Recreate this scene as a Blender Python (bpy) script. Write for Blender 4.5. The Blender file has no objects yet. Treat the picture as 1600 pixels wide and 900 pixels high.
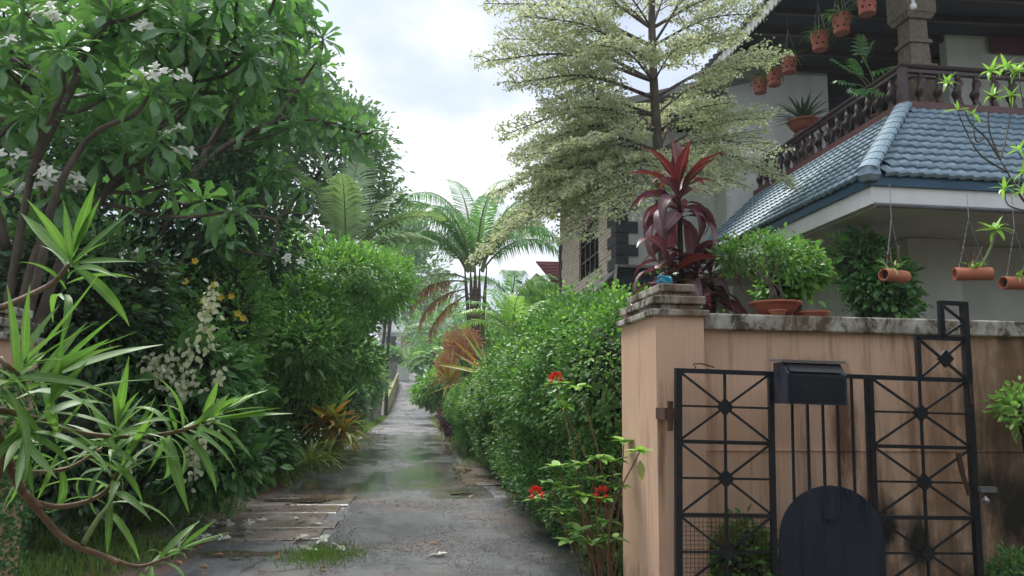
import bpy, bmesh, math, random
import numpy as np
from mathutils import Matrix, Vector
random.seed(7); RNG = np.random.default_rng(7)
S = bpy.context.scene
COL = S.collection
R = math.radians

# ------------------------------------------------------------------ camera
FPX = 1190.0; HEAD = R(7.0); PITCH = R(8.2); ROLL = 0.012; CAM = np.array([0, 0, 1.6])
_f = np.array([math.sin(HEAD)*math.cos(PITCH), math.cos(HEAD)*math.cos(PITCH), math.sin(PITCH)])
_r0 = np.array([math.cos(HEAD), -math.sin(HEAD), 0]); _u0 = np.cross(_r0, _f)
_r = _r0*math.cos(ROLL)+_u0*math.sin(ROLL); _u = -_r0*math.sin(ROLL)+_u0*math.cos(ROLL)
def at(px, py, **k):
    """survey helper: the world point seen in the photograph at (px,py) on the plane X=, Y= or Z="""
    d = _f+_r*((px-800)/FPX)-_u*((py-450)/FPX)
    (a, v), = k.items(); i = 'XYZ'.index(a)
    return CAM+d*((v-CAM[i])/d[i])
cd = bpy.data.cameras.new('camera'); cam = bpy.data.objects.new('camera', cd); COL.objects.link(cam)
cd.sensor_width = 36; cd.lens = 36*FPX/1600; cd.clip_start = .05; cd.clip_end = 2000
M = Matrix.Identity(4)
for i in range(3):
    M[i][0] = _r[i]; M[i][1] = _u[i]; M[i][2] = -_f[i]; M[i][3] = CAM[i]
cam.matrix_world = M
S.camera = cam

# ------------------------------------------------------------------ sky, sun, exposure
SUN_EL, SUN_AZ = R(62), R(-25)          # azimuth measured from +Y towards +X
W = bpy.data.worlds.new('World'); S.world = W; W.use_nodes = True
nt = W.node_tree; nt.nodes.clear()
def N(t, typ, **k):
    n = t.nodes.new(typ)
    for a, b in k.items():
        if a.startswith('i_'): n.inputs[a[2:].replace('_', ' ')].default_value = b
        else: setattr(n, a, b)
    return n
def LK(t, a, b): t.links.new(a, b)
sky = N(nt, 'ShaderNodeTexSky', sky_type='NISHITA', sun_disc=False, sun_elevation=SUN_EL, sun_rotation=SUN_AZ, air_density=1.3, dust_density=2.5)
geo = N(nt, 'ShaderNodeTexCoord')
sep = N(nt, 'ShaderNodeSeparateXYZ'); LK(nt, geo.outputs['Generated'], sep.inputs[0])
zz = N(nt, 'ShaderNodeMath', operation='MAXIMUM'); LK(nt, sep.outputs['Z'], zz.inputs[0]); zz.inputs[1].default_value = 0.0
za = N(nt, 'ShaderNodeMath', operation='ADD'); LK(nt, zz.outputs[0], za.inputs[0]); za.inputs[1].default_value = 0.22
dx = N(nt, 'ShaderNodeMath', operation='DIVIDE'); LK(nt, sep.outputs['X'], dx.inputs[0]); LK(nt, za.outputs[0], dx.inputs[1])
dy = N(nt, 'ShaderNodeMath', operation='DIVIDE'); LK(nt, sep.outputs['Y'], dy.inputs[0]); LK(nt, za.outputs[0], dy.inputs[1])
cx = N(nt, 'ShaderNodeCombineXYZ'); LK(nt, dx.outputs[0], cx.inputs[0]); LK(nt, dy.outputs[0], cx.inputs[1]); cx.inputs[2].default_value = 3.3
n1 = N(nt, 'ShaderNodeTexNoise', i_Scale=1.7, i_Detail=7.0, i_Roughness=.5, i_Distortion=.5); LK(nt, cx.outputs[0], n1.inputs['Vector'])
cr = N(nt, 'ShaderNodeValToRGB'); LK(nt, n1.outputs['Fac'], cr.inputs[0])
e = cr.color_ramp.elements
e[0].position = .36; e[0].color = (5.2, 5.9, 7.4, 1)
e[1].position = .6; e[1].color = (9.6, 9.8, 10.2, 1)
el = e.new(.47); el.color = (6.6, 7.3, 8.6, 1)
mx = N(nt, 'ShaderNodeMix', data_type='RGBA'); mx.inputs[0].default_value = .9
LK(nt, sky.outputs[0], mx.inputs[6]); LK(nt, cr.outputs[0], mx.inputs[7])
bg = N(nt, 'ShaderNodeBackground', i_Strength=.041); LK(nt, mx.outputs[2], bg.inputs[0])
ow = N(nt, 'ShaderNodeOutputWorld'); LK(nt, bg.outputs[0], ow.inputs[0])
sl = bpy.data.lights.new('sun', 'SUN'); sl.energy = 1.5; sl.angle = R(28); sl.color = (1, .985, .955)
so = bpy.data.objects.new('sun', sl); COL.objects.link(so)
sd = Vector((math.sin(SUN_AZ)*math.cos(SUN_EL), math.cos(SUN_AZ)*math.cos(SUN_EL), math.sin(SUN_EL)))
so.rotation_euler = sd.to_track_quat('Z', 'Y').to_euler(); so.location = (0, 0, 30)
vs = S.view_settings; vs.view_transform = 'Standard'; vs.look = 'None'; vs.exposure = 1.7; vs.gamma = 1; vs.use_curve_mapping = False
S.render.engine = 'CYCLES'
S.cycles.adaptive_threshold = .02; S.cycles.max_bounces = 5; S.cycles.transparent_max_bounces = 4

# ------------------------------------------------------------------ mesh helpers
def nrm(v):
    v = np.asarray(v, float); return v/np.maximum(np.linalg.norm(v, axis=-1, keepdims=True), 1e-9)
class MB:
    """collects polygons; every chunk may carry a random number per vertex (attribute rnd)"""
    def __init__(s): s.v = []; s.f = []; s.r = []; s.n = 0
    def add(s, v, f, r=None):
        v = np.asarray(v, float).reshape(-1, 3)
        s.v.append(v)
        if r is None: r = np.full(len(v), random.random())
        s.r.append(np.broadcast_to(np.asarray(r, float), (len(v),)))
        if isinstance(f, np.ndarray): s.f.append(f+s.n)
        else:
            d = {}
            for q in f: d.setdefault(len(q), []).append(q)
            for k, l in d.items(): s.f.append(np.array(l, int)+s.n)
        s.n += len(v); return s
    def box(s, a, b, r=None):
        a, b = np.minimum(a, b), np.maximum(a, b)
        v = [(x, y, z) for x in (a[0], b[0]) for y in (a[1], b[1]) for z in (a[2], b[2])]
        return s.add(v, [(0, 1, 3, 2), (4, 6, 7, 5), (0, 4, 5, 1), (2, 3, 7, 6), (0, 2, 6, 4), (1, 5, 7, 3)], r)
    def bar(s, p, q, w, h=None, up=(0, 0, 1)):
        p, q = np.array(p, float), np.array(q, float); h = h or w
        d = nrm(q-p); u = np.array(up, float)
        if abs(d@u) > .98: u = np.array([0., 1, 0])
        a = nrm(np.cross(d, u)); b = np.cross(a, d)
        v = [o+a*w/2*i+b*h/2*j for o in (p, q) for i, j in ((-1, -1), (1, -1), (1, 1), (-1, 1))]
        return s.add(v, [(3, 2, 1, 0), (4, 5, 6, 7), (0, 1, 5, 4), (1, 2, 6, 5), (2, 3, 7, 6), (3, 0, 4, 7)])
    def tube(s, pts, rad, n=6, r=None, cap=True):
        pts = np.array(pts, float); k = len(pts)
        rad = np.interp(np.linspace(0, 1, k), np.linspace(0, 1, len(np.atleast_1d(rad))), np.atleast_1d(rad))
        t = nrm(np.gradient(pts, axis=0))
        a = np.cross(t[0], (0, 0, 1.));
        if np.linalg.norm(a) < .05: a = np.cross(t[0], (0, 1., 0))
        a = nrm(a); V = []
        ang = np.linspace(0, 2*math.pi, n, endpoint=False)
        for i in range(k):
            a = nrm(a-t[i]*(a@t[i])); b = np.cross(t[i], a)
            V.append(pts[i]+rad[i]*(np.cos(ang)[:, None]*a+np.sin(ang)[:, None]*b))
        F = [(i*n+j, i*n+(j+1) % n, (i+1)*n+(j+1) % n, (i+1)*n+j) for i in range(k-1) for j in range(n)]
        if cap: F += [tuple(range(n))[::-1], tuple(range((k-1)*n, k*n))]
        return s.add(np.concatenate(V), F, r)
    def lathe(s, prof, c=(0, 0, 0), n=16, r=None, sx=1, sy=1, a0=0):
        ang = np.linspace(0, 2*math.pi, n, endpoint=False)+a0
        V = [(c[0]+sx*p*math.cos(t), c[1]+sy*p*math.sin(t), c[2]+z) for p, z in prof for t in ang]
        k = len(prof)
        F = [(i*n+j, i*n+(j+1) % n, (i+1)*n+(j+1) % n, (i+1)*n+j) for i in range(k-1) for j in range(n)]
        F += [tuple(range(n))[::-1], tuple(range((k-1)*n, k*n))]
        return s.add(V, F, r)
    def poly(s, pts, d):
        """a prism: polygon pts thickened by the vector d"""
        p = np.array(pts, float); k = len(p)
        F = [tuple(range(k))[::-1], tuple(range(k, 2*k))]+[(i, (i+1) % k, (i+1) % k+k, i+k) for i in range(k)]
        return s.add(np.concatenate([p, p+np.array(d, float)]), F)
    def mesh(s, name, off=None):
        me = bpy.data.meshes.new(name)
        v = np.concatenate(s.v)
        if off is not None: v = v-np.array(off)
        me.vertices.add(len(v)); me.vertices.foreach_set('co', v.astype(np.float32).ravel())
        lo = np.concatenate([f.ravel() for f in s.f]); cnt = np.concatenate([np.full(len(f), f.shape[1]) for f in s.f])
        st = np.concatenate([[0], np.cumsum(cnt)[:-1]])
        me.loops.add(len(lo)); me.loops.foreach_set('vertex_index', lo.astype(np.int32))
        me.polygons.add(len(cnt)); me.polygons.foreach_set('loop_start', st.astype(np.int32)); 
        at_ = me.attributes.new('rnd', 'FLOAT', 'POINT'); at_.data.foreach_set('value', np.concatenate(s.r).astype(np.float32))
        me.update(calc_edges=True); me.polygons.foreach_set('use_smooth', [False]*len(me.polygons)); return me
LOC = {}
def obj(name, mb, mat, parent=None, smooth=False, local=False):
    """links what was collected as ONE mesh object; a part is stored relative to its thing"""
    off = None if (parent is None or local) else LOC[parent.name]
    me = mb.mesh(name, off) if isinstance(mb, MB) else mb
    if isinstance(mb, MB) and mat: me.materials.append(mat)
    if smooth: me.polygons.foreach_set('use_smooth', [True]*len(me.polygons))
    o = bpy.data.objects.new(name, me); COL.objects.link(o)
    if parent: o.parent = parent; LOC[o.name] = LOC[parent.name]
    else: LOC[o.name] = (0, 0, 0)
    return o
def inst(name, me, parent, mw, root):
    """a copy of a shared mesh as a part of a thing, mw = placement in the scene (relative to the thing's base)"""
    o = bpy.data.objects.new(name, me); COL.objects.link(o); o.parent = parent
    o.matrix_local = Matrix.Translation(-Vector(LOC[root.name])) @ mw; LOC[o.name] = LOC[root.name]; return o
def thing(name, label, cat, loc=(0, 0, 0), group=None, rot=None):
    o = bpy.data.objects.new(name, None); COL.objects.link(o); o.location = loc; LOC[o.name] = tuple(loc)
    o.empty_display_size = .1
    if rot: o.rotation_euler = rot
    return tag(o, label, cat, group)
def tag(o, label, cat, group=None):
    o['label'] = label; o['category'] = cat
    if group: o['group'] = group
    return o
def struct(o): o['kind'] = 'structure'; return o
def stuff(o): o['kind'] = 'stuff'; return o
def frame(d, up, p):
    """matrix: local x along d, local z near up"""
    d = nrm(d); up = np.array(up, float); y = np.cross(up, d)
    if np.linalg.norm(y) < 1e-3: y = np.cross((0, 1., .1), d)
    y = nrm(y); z = np.cross(d, y); m = Matrix.Identity(4)
    for i in range(3): m[i][0], m[i][1], m[i][2], m[i][3] = d[i], y[i], z[i], p[i]
    return m
def curve(pts, n=10):
    """Catmull-Rom through points"""
    p = np.array(pts, float)
    if len(p) == 2: return p[0]+(p[1]-p[0])*np.linspace(0, 1, n)[:, None]
    q = np.concatenate([[2*p[0]-p[1]], p, [2*p[-1]-p[-2]]]); out = []
    for i in range(len(p)-1):
        a, b, c, d = q[i:i+4]
        for t in np.linspace(0, 1, n, endpoint=False):
            out.append(.5*((2*b)+(c-a)*t+(2*a-5*b+4*c-d)*t*t+(3*b-a-3*c+d)*t**3))
    return np.array(out+[p[-1]])

# ------------------------------------------------------------------ materials
def newmat(name):
    m = bpy.data.materials.new(name); m.use_nodes = True; t = m.node_tree
    return m, t, t.nodes['Principled BSDF'], t.nodes['Material Output']
def ramp(t, src, stops):
    c = N(t, 'ShaderNodeValToRGB'); e = c.color_ramp.elements
    while len(e) < len(stops): e.new(.5)
    for q, (p, col) in zip(e, stops): q.position = p; q.color = (*col, 1) if len(col) == 3 else col
    LK(t, src, c.inputs[0]); return c.outputs[0]
def noise(t, scale, detail=4, rough=.55, vec=None, dist=0):
    n = N(t, 'ShaderNodeTexNoise', i_Scale=scale, i_Detail=detail, i_Roughness=rough, i_Distortion=dist)
    if vec is not None: LK(t, vec, n.inputs['Vector'])
    return n.outputs['Fac']
def objco(t, scale=(1, 1, 1), world=False):
    if world: c = N(t, 'ShaderNodeNewGeometry').outputs['Position']
    else: c = N(t, 'ShaderNodeTexCoord').outputs['Object']
    mp = N(t, 'ShaderNodeMapping'); mp.inputs['Scale'].default_value = scale
    LK(t, c, mp.inputs[0]); return mp.outputs[0]
def mixc(t, fac, a, b, mode='MIX'):
    m = N(t, 'ShaderNodeMix', data_type='RGBA', blend_type=mode)
    for s, x in ((m.inputs[0], fac), (m.inputs[6], a), (m.inputs[7], b)):
        if hasattr(x, 'links'): LK(t, x, s)
        else: s.default_value = x if not isinstance(x, tuple) else (*x, 1)
    return m.outputs[2]
def bump(t, bs, h, strength=.3, dist=.01):
    b = N(t, 'ShaderNodeBump', i_Strength=strength, i_Distance=dist); LK(t, h, b.inputs['Height']); LK(t, b.outputs[0], bs.inputs['Normal'])
def plain(name, col, rough=.6, col2=None, scale=6, sc=(1, 1, 1), bmp=0, spec=.5, metal=0, lo=.35, hi=.68, detail=5, bscale=None):
    m, t, b, o = newmat(name); b.inputs['Roughness'].default_value = rough; b.inputs['Specular IOR Level'].default_value = spec; b.inputs['Metallic'].default_value = metal
    if col2 is None: col2 = tuple(c*.72 for c in col)
    v = objco(t, sc, True); n = noise(t, scale, detail, .6, v)
    LK(t, ramp(t, n, [(lo, col), (hi, col2)]), b.inputs['Base Color'])
    if bmp: bump(t, b, noise(t, bscale or scale*5, 5, .6, v), bmp, .01)
    return m
def leafmat(name, cols, rough=.38, trans=.3, tcol=None, spec=.5, attr='rnd', gain=1.75, sat=.2):
    m, t, b, o = newmat(name)
    a = N(t, 'ShaderNodeAttribute', attribute_name=attr)
    oi = N(t, 'ShaderNodeObjectInfo')
    ad = N(t, 'ShaderNodeMath', operation='ADD'); LK(t, a.outputs['Fac'], ad.inputs[0])
    ml = N(t, 'ShaderNodeMath', operation='MULTIPLY'); LK(t, oi.outputs['Random'], ml.inputs[0]); ml.inputs[1].default_value = .37; LK(t, ml.outputs[0], ad.inputs[1])
    fr = N(t, 'ShaderNodeMath', operation='FRACT'); LK(t, ad.outputs[0], fr.inputs[0])
    cols = [tuple(min(.82, (x+(sum(q_)/3*np.array((.85, 1.1, 1.05))[i_]-x)*sat)*gain) for i_, x in enumerate(q_)) for q_ in cols]
    k = len(cols); c = ramp(t, fr.outputs[0], [(i/(k-1), q) for i, q in enumerate(cols)])
    # fine mottling inside the leaf
    nz = noise(t, 30, 3, .6, objco(t, world=True))
    c = mixc(t, .5, c, mixc(t, nz, (.55, .55, .55), (1.5, 1.5, 1.35)), 'MULTIPLY')
    rb = N(t, 'ShaderNodeAttribute', attribute_name='rib'); pw = N(t, 'ShaderNodeMath', operation='POWER'); LK(t, rb.outputs['Fac'], pw.inputs[0]); pw.inputs[1].default_value = 9
    pm_ = N(t, 'ShaderNodeMath', operation='MULTIPLY'); LK(t, pw.outputs[0], pm_.inputs[0]); pm_.inputs[1].default_value = .6
    c = mixc(t, pm_.outputs[0], c, mixc(t, .5, c, (.55, .6, .3)))
    LK(t, c, b.inputs['Base Color']); b.inputs['Roughness'].default_value = rough; b.inputs['Specular IOR Level'].default_value = spec
    tr = N(t, 'ShaderNodeBsdfTranslucent'); ms = N(t, 'ShaderNodeMixShader'); ms.inputs[0].default_value = trans
    LK(t, mixc(t, 1., c, tcol or (1.15, 1.35, .6), 'MULTIPLY'), tr.inputs[0])
    LK(t, b.outputs[0], ms.inputs[1]); LK(t, tr.outputs[0], ms.inputs[2]); LK(t, ms.outputs[0], o.inputs[0])
    return m
G = dict(
    hedge=leafmat('hedge_leaf', [(.025, .075, .02), (.042, .115, .024), (.068, .165, .032), (.12, .25, .045), (.038, .10, .024), (.18, .26, .055)], .38),
    citrus=leafmat('citrus_leaf', [(.045, .11, .03), (.06, .15, .035), (.10, .21, .045), (.16, .28, .06), (.055, .13, .035)], .35, .38),
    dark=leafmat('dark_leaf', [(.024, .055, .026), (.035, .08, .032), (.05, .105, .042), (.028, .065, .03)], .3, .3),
    plum=leafmat('frangipani_leaf', [(.05, .12, .05), (.065, .15, .055), (.085, .18, .06), (.07, .155, .065), (.13, .24, .07)], .27, .4),
    shrub=leafmat('narrow_leaf', [(.06, .14, .03), (.09, .19, .035), (.15, .27, .045), (.075, .165, .03), (.11, .2, .05)], .42, .38, spec=.35, gain=1.5),
    mus=leafmat('broad_leaf', [(.03, .09, .03), (.05, .13, .035), (.09, .2, .04), (.035, .10, .035)], .35, .3),
    termi=leafmat('variegated_leaf', [(.68, .67, .52), (.5, .54, .39), (.74, .73, .62), (.36, .44, .28), (.6, .61, .47), (.26, .34, .2)], .45, .5, (1.05, 1.1, .75), gain=1.0, sat=0),
    palm=leafmat('palm_leaf', [(.05, .14, .04), (.075, .19, .05), (.12, .25, .06), (.065, .16, .05)], .35, .3),
    coco=leafmat('coconut_leaf', [(.13, .2, .10), (.17, .24, .13), (.22, .28, .16), (.12, .19, .08)], .35, .3),
    brown=leafmat('dead_leaf', [(.3, .12, .05), (.24, .10, .05), (.36, .18, .08), (.2, .09, .05)], .6, .2, (1.1, .9, .6), gain=1.2, sat=.05),
    red=leafmat('red_leaf', [(.075, .024, .028), (.11, .03, .034), (.055, .02, .026), (.15, .04, .038)], .3, .3, (1.3, .5, .5), gain=1.2, sat=.05),
    purple=leafmat('purple_leaf', [(.13, .055, .08), (.08, .028, .045), (.19, .095, .12), (.12, .04, .055)], .36, .2, (1.2, .6, .8), gain=1.2, sat=.05),
    yellow=leafmat('yellow_striped_leaf', [(.45, .42, .08), (.2, .28, .06), (.5, .47, .16), (.14, .24, .05)], .4, .3, (1.1, 1.1, .6), gain=1.2, sat=.05),
    orange=leafmat('orange_leaf', [(.5, .2, .04), (.42, .3, .05), (.55, .28, .06), (.3, .14, .04)], .4, .3, (1.2, .9, .5), gain=1.2, sat=.05),
    far=leafmat('far_leaf', [(.05, .10, .05), (.075, .14, .06), (.10, .18, .07), (.06, .12, .055)], .5, .25),
    lime=leafmat('lime_leaf', [(.16, .3, .05), (.22, .38, .06), (.12, .24, .045), (.28, .42, .08)], .35, .35),
    grass=leafmat('grass_blade', [(.06, .13, .025), (.10, .2, .035), (.15, .24, .05), (.2, .22, .07)], .5, .3, gain=1.2, sat=.05),
    white=leafmat('white_petal', [(.8, .8, .74), (.74, .75, .66), (.85, .85, .8)], .5, .3, (1, 1, .95), gain=1.0, sat=0),
    cream=leafmat('cream_bract', [(.7, .72, .52), (.6, .65, .42), (.78, .78, .6)], .5, .35, (1, 1, .85), gain=1.0, sat=0),
    yflower=leafmat('yellow_petal', [(.75, .5, .03), (.8, .58, .05)], .5, .3, (1, .9, .5), gain=1.0, sat=0),
    rflower=leafmat('red_petal', [(.65, .03, .03), (.75, .06, .03), (.55, .02, .03)], .5, .2, (1, .5, .4), gain=1.0, sat=0),
    oflower=leafmat('orange_red_leaf', [(.62, .3, .22), (.66, .38, .27), (.45, .34, .18), (.62, .28, .2)], .5, .4, (1.2, .8, .6), gain=1.2, sat=.05),
)
K = dict(
    bark=plain('grey_bark', (.13, .10, .075), .85, (.05, .04, .03), 9, (1, 1, .4), .6),
    barkd=plain('dark_bark', (.05, .045, .035), .85, (.02, .018, .014), 9, (1, 1, .4), .6),
    stem=plain('brown_stem', (.2, .12, .06), .5, (.11, .06, .03), 20, (1, 1, 1), .3),
    gstem=plain('green_stem', (.2, .26, .08), .5, (.14, .16, .05), 14),
    palmtrunk=plain('palm_trunk', (.16, .11, .075), .9, (.06, .035, .03), 6, (1, 1, 3), .7),
    white=plain('white_paint', (.8, .8, .79), .6, (.7, .7, .68), 3, (1, 1, .4), .08),
    cream=plain('cream_wall_paint', (.55, .56, .52), .75, (.45, .46, .42), 2, (1, 1, .5), .12),
    blue=plain('blue_roof_tile', (.25, .345, .41), .5, (.15, .225, .28), 7, bmp=.15),
    bluef=plain('blue_fascia_paint', (.025, .095, .17), .45, (.018, .07, .13), 4),
    wood=plain('dark_wood', (.05, .022, .02), .35, (.03, .014, .013), 12, (1, 1, .2), .2),
    woodr=plain('red_brown_ledge', (.14, .05, .042), .45, (.09, .035, .03), 8, bmp=.15),
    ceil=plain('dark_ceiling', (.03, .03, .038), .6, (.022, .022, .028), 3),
    stone=plain('carved_stone', (.22, .18, .13), .85, (.13, .10, .075), 14, bmp=.5),
    terra=plain('terracotta', (.42, .12, .075), .75, (.3, .085, .055), 8, bmp=.25),
    terra2=plain('orange_terracotta', (.5, .17, .095), .8, (.38, .13, .075), 10, bmp=.25),
    soil=plain('potting_soil', (.035, .022, .015), .95, (.02, .014, .01), 20, bmp=.5),
    iron=plain('black_painted_iron', (.012, .014, .02), .36, (.06, .03, .018), 11, bmp=.35, lo=.56, hi=.72),
    ironp=plain('blue_black_sheet', (.012, .018, .034), .3, (.02, .025, .036), 3, bmp=.1),
    rust=plain('rusty_iron', (.1, .04, .02), .8, (.04, .02, .012), 12, bmp=.5),
    steel=plain('grey_steel', (.3, .3, .32), .4, (.2, .2, .21), 8, metal=.7),
    lead=plain('grey_gutter', (.16, .16, .18), .45, (.11, .11, .12), 4),
    slate=plain('slate_board', (.045, .05, .056), .6, (.03, .034, .038), 5, bmp=.3),
    quoin=plain('black_stone', (.03, .031, .034), .7, (.05, .05, .052), 6, bmp=.6),
    glass=plain('dark_glass', (.01, .012, .014), .06),
    dark=plain('dark_interior', (.012, .012, .014), .7),
    maroon=plain('maroon_cloth', (.09, .02, .025), .8, (.06, .014, .018), 4),
    grey=plain('grey_concrete', (.27, .26, .24), .85, (.17, .165, .15), 4, bmp=.4),
    redtile=plain('red_clay_tile', (.26, .07, .06), .7, (.17, .05, .045), 5, bmp=.3),
    moss=plain('mossy_yellow_plaster', (.32, .3, .1), .9, (.16, .17, .06), 2.5, bmp=.3),
    bulb=plain('white_bulb', (.85, .86, .88), .3, (.8, .82, .84), 2),
    bluetoy=plain('blue_cord', (.02, .18, .4), .4, (.03, .4, .5), 40),
    core=plain('dark_crown_fill', (.02, .032, .014), .9, (.03, .026, .016), 8, bmp=.6),  # fill inside crowns, their shaded depth put into a dark colour
)
def wallmat():
    m, t, b, o = newmat('stained_peach_plaster')
    v = objco(t, world=True)
    base = ramp(t, noise(t, 1.3, 5, .6, v), [(.3, (.74, .49, .34)), (.7, (.63, .4, .27))])
    st = noise(t, 4.5, 6, .65, objco(t, (1.6, 1.6, .16), True), .2)       # rain streaks
    sp = N(t, 'ShaderNodeSeparateXYZ'); LK(t, N(t, 'ShaderNodeNewGeometry').outputs['Position'], sp.inputs[0])
    mx_ = N(t, 'ShaderNodeMapRange'); LK(t, sp.outputs['X'], mx_.inputs[0]); mx_.inputs[1].default_value = 1.9; mx_.inputs[2].default_value = 4.2; mx_.inputs[3].default_value = -.13; mx_.inputs[4].default_value = .06
    sa = N(t, 'ShaderNodeMath', operation='ADD'); LK(t, st, sa.inputs[0]); LK(t, mx_.outputs[0], sa.inputs[1])
    base = mixc(t, ramp(t, sa.outputs[0], [(.46, (0, 0, 0)), (.68, (.85, .85, .85))]), base, (.17, .09, .05))
    fs = noise(t, 30, 3, .6, objco(t, (2.5, 2.5, .05), True))
    base = mixc(t, ramp(t, fs, [(.45, (0, 0, 0)), (.8, (.3, .3, .3))]), base, (.28, .15, .08))
    # algae: more of it low down and along the right part of the wall
    sp = N(t, 'ShaderNodeSeparateXYZ'); LK(t, N(t, 'ShaderNodeNewGeometry').outputs['Position'], sp.inputs[0])
    mr = N(t, 'ShaderNodeMapRange'); LK(t, sp.outputs['X'], mr.inputs[0]); mr.inputs[1].default_value = 2.6; mr.inputs[2].default_value = 5.0; mr.inputs[3].default_value = -.1; mr.inputs[4].default_value = .2
    mz = N(t, 'ShaderNodeMapRange'); LK(t, sp.outputs['Z'], mz.inputs[0]); mz.inputs[1].default_value = 1.4; mz.inputs[2].default_value = .1; mz.inputs[3].default_value = -.05; mz.inputs[4].default_value = .16
    al = noise(t, 1.9, 7, .68, objco(t, (1, 1, .6), True), .3)
    a1 = N(t, 'ShaderNodeMath', operation='ADD'); LK(t, al, a1.inputs[0]); LK(t, mr.outputs[0], a1.inputs[1])
    a2 = N(t, 'ShaderNodeMath', operation='ADD'); LK(t, a1.outputs[0], a2.inputs[0]); LK(t, mz.outputs[0], a2.inputs[1])
    base = mixc(t, ramp(t, a2.outputs[0], [(.56, (0, 0, 0)), (.66, (.55, .55, .55)), (.85, (.93, .93, .93))]), base, (.07, .045, .022))
    for (x, z, rx, rz, col, amt) in [(3.02, 1.45, .16, .6, (.13, .05, .022), .9), (2.72, 1.75, .3, .25, (.24, .12, .06), .55), (3.3, .72, .22, .28, (.02, .02, .013), 1.), (3.55, .62, .18, .3, (.02, .02, .013), 1.), (4.12, 1.0, .16, .22, (.025, .02, .012), 1.), (4.3, .85, .3, .5, (.03, .024, .014), 1.), (4.35, 1.7, .35, .8, (.13, .065, .033), .65), (3.75, 1.35, .35, .9, (.24, .12, .06), .4), (1.63, 1.25, .035, .5, (.2, .09, .04), .7), (2.5, .25, .9, .35, (.09, .075, .035), .7), (1.7, .15, .3, .4, (.12, .10, .05), .8)]:
        vs_ = N(t, 'ShaderNodeVectorMath', operation='SUBTRACT'); LK(t, v, vs_.inputs[0]); vs_.inputs[1].default_value = (x, 5.1, z)
        vm_ = N(t, 'ShaderNodeVectorMath', operation='MULTIPLY'); LK(t, vs_.outputs[0], vm_.inputs[0]); vm_.inputs[1].default_value = (1/rx, 0, 1/rz)
        vl_ = N(t, 'ShaderNodeVectorMath', operation='LENGTH'); LK(t, vm_.outputs[0], vl_.inputs[0])
        nn_ = noise(t, 6, 6, .7, objco(t, (1.3, 1.3, .45), True), .3)
        sb_ = N(t, 'ShaderNodeMath', operation='SUBTRACT'); sb_.inputs[0].default_value = 1.02; LK(t, vl_.outputs['Value'], sb_.inputs[1])
        mu_ = N(t, 'ShaderNodeMath', operation='MULTIPLY_ADD'); LK(t, nn_, mu_.inputs[0]); mu_.inputs[1].default_value = 1.6; mu_.inputs[2].default_value = -.8
        aa_ = N(t, 'ShaderNodeMath', operation='ADD'); LK(t, sb_.outputs[0], aa_.inputs[0]); LK(t, mu_.outputs[0], aa_.inputs[1])
        base = mixc(t, ramp(t, aa_.outputs[0], [(.12, (0, 0, 0)), (.75, (amt, amt, amt))]), base, col)
    LK(t, base, b.inputs['Base Color']); b.inputs['Roughness'].default_value = .75
    bump(t, b, noise(t, 70, 4, .6, v), .25, .006); return m
def copingmat():
    m, t, b, o = newmat('mouldy_white_coping')
    v = objco(t, (1, 1, .6), True)
    n = noise(t, 5.5, 8, .72, v, .4)
    n2 = noise(t, 1.2, 4, .6, v)
    base = ramp(t, n, [(.38, (.55, .53, .48)), (.5, (.36, .33, .27)), (.56, (.09, .075, .05)), (.75, (.03, .027, .02))])
    base = mixc(t, ramp(t, n2, [(.5, (0, 0, 0)), (.7, (.8, .8, .8))]), base, (.16, .10, .055))
    LK(t, base, b.inputs['Base Color']); b.inputs['Roughness'].default_value = .85
    bump(t, b, n, .6, .02); return m
def brickmat():
    m, t, b, o = newmat('pale_brick_cladding')
    tc = N(t, 'ShaderNodeNewGeometry'); sp = N(t, 'ShaderNodeSeparateXYZ'); LK(t, tc.outputs['Position'], sp.inputs[0])
    ad = N(t, 'ShaderNodeMath', operation='ADD'); LK(t, sp.outputs['X'], ad.inputs[0]); LK(t, sp.outputs['Y'], ad.inputs[1])
    cb = N(t, 'ShaderNodeCombineXYZ'); LK(t, ad.outputs[0], cb.inputs[0]); LK(t, sp.outputs['Z'], cb.inputs[1])
    br = N(t, 'ShaderNodeTexBrick', i_Scale=1.0); LK(t, cb.outputs[0], br.inputs['Vector'])
    br.inputs['Color1'].default_value = (.66, .5, .4, 1); br.inputs['Color2'].default_value = (.5, .34, .27, 1); br.inputs['Mortar'].default_value = (.74, .68, .58, 1)
    br.inputs['Mortar Size'].default_value = .016; br.inputs['Brick Width'].default_value = .42; br.inputs['Row Height'].default_value = .1
    c = mixc(t, .5, br.outputs['Color'], ramp(t, noise(t, 9, 4, .6, objco(t, world=True)), [(.3, (.65, .6, .55)), (.7, (1.3, 1.25, 1.2))]), 'MULTIPLY')
    LK(t, c, b.inputs['Base Color']); b.inputs['Roughness'].default_value = .8
    bump(t, b, br.outputs['Fac'], -.6, .02); return m
def groundmat():
    m, t, b, o = newmat('damp_earth')
    v = objco(t, world=True)
    c = ramp(t, noise(t, 1.1, 8, .65, v), [(.35, (.13, .085, .06)), (.5, (.085, .06, .04)), (.6, (.06, .07, .03)), (.75, (.05, .085, .025))])
    c = mixc(t, .6, c, ramp(t, noise(t, 26, 4, .7, v), [(.3, (.5, .5, .5)), (.75, (1.4, 1.35, 1.3))]), 'MULTIPLY')
    LK(t, c, b.inputs['Base Color'])
    LK(t, ramp(t, noise(t, 1.7, 3, .5, v), [(.4, (.35, .35, .35)), (.6, (.85, .85, .85))]), b.inputs['Roughness'])
    bump(t, b, noise(t, 22, 6, .7, v), .7, .03); return m
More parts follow.
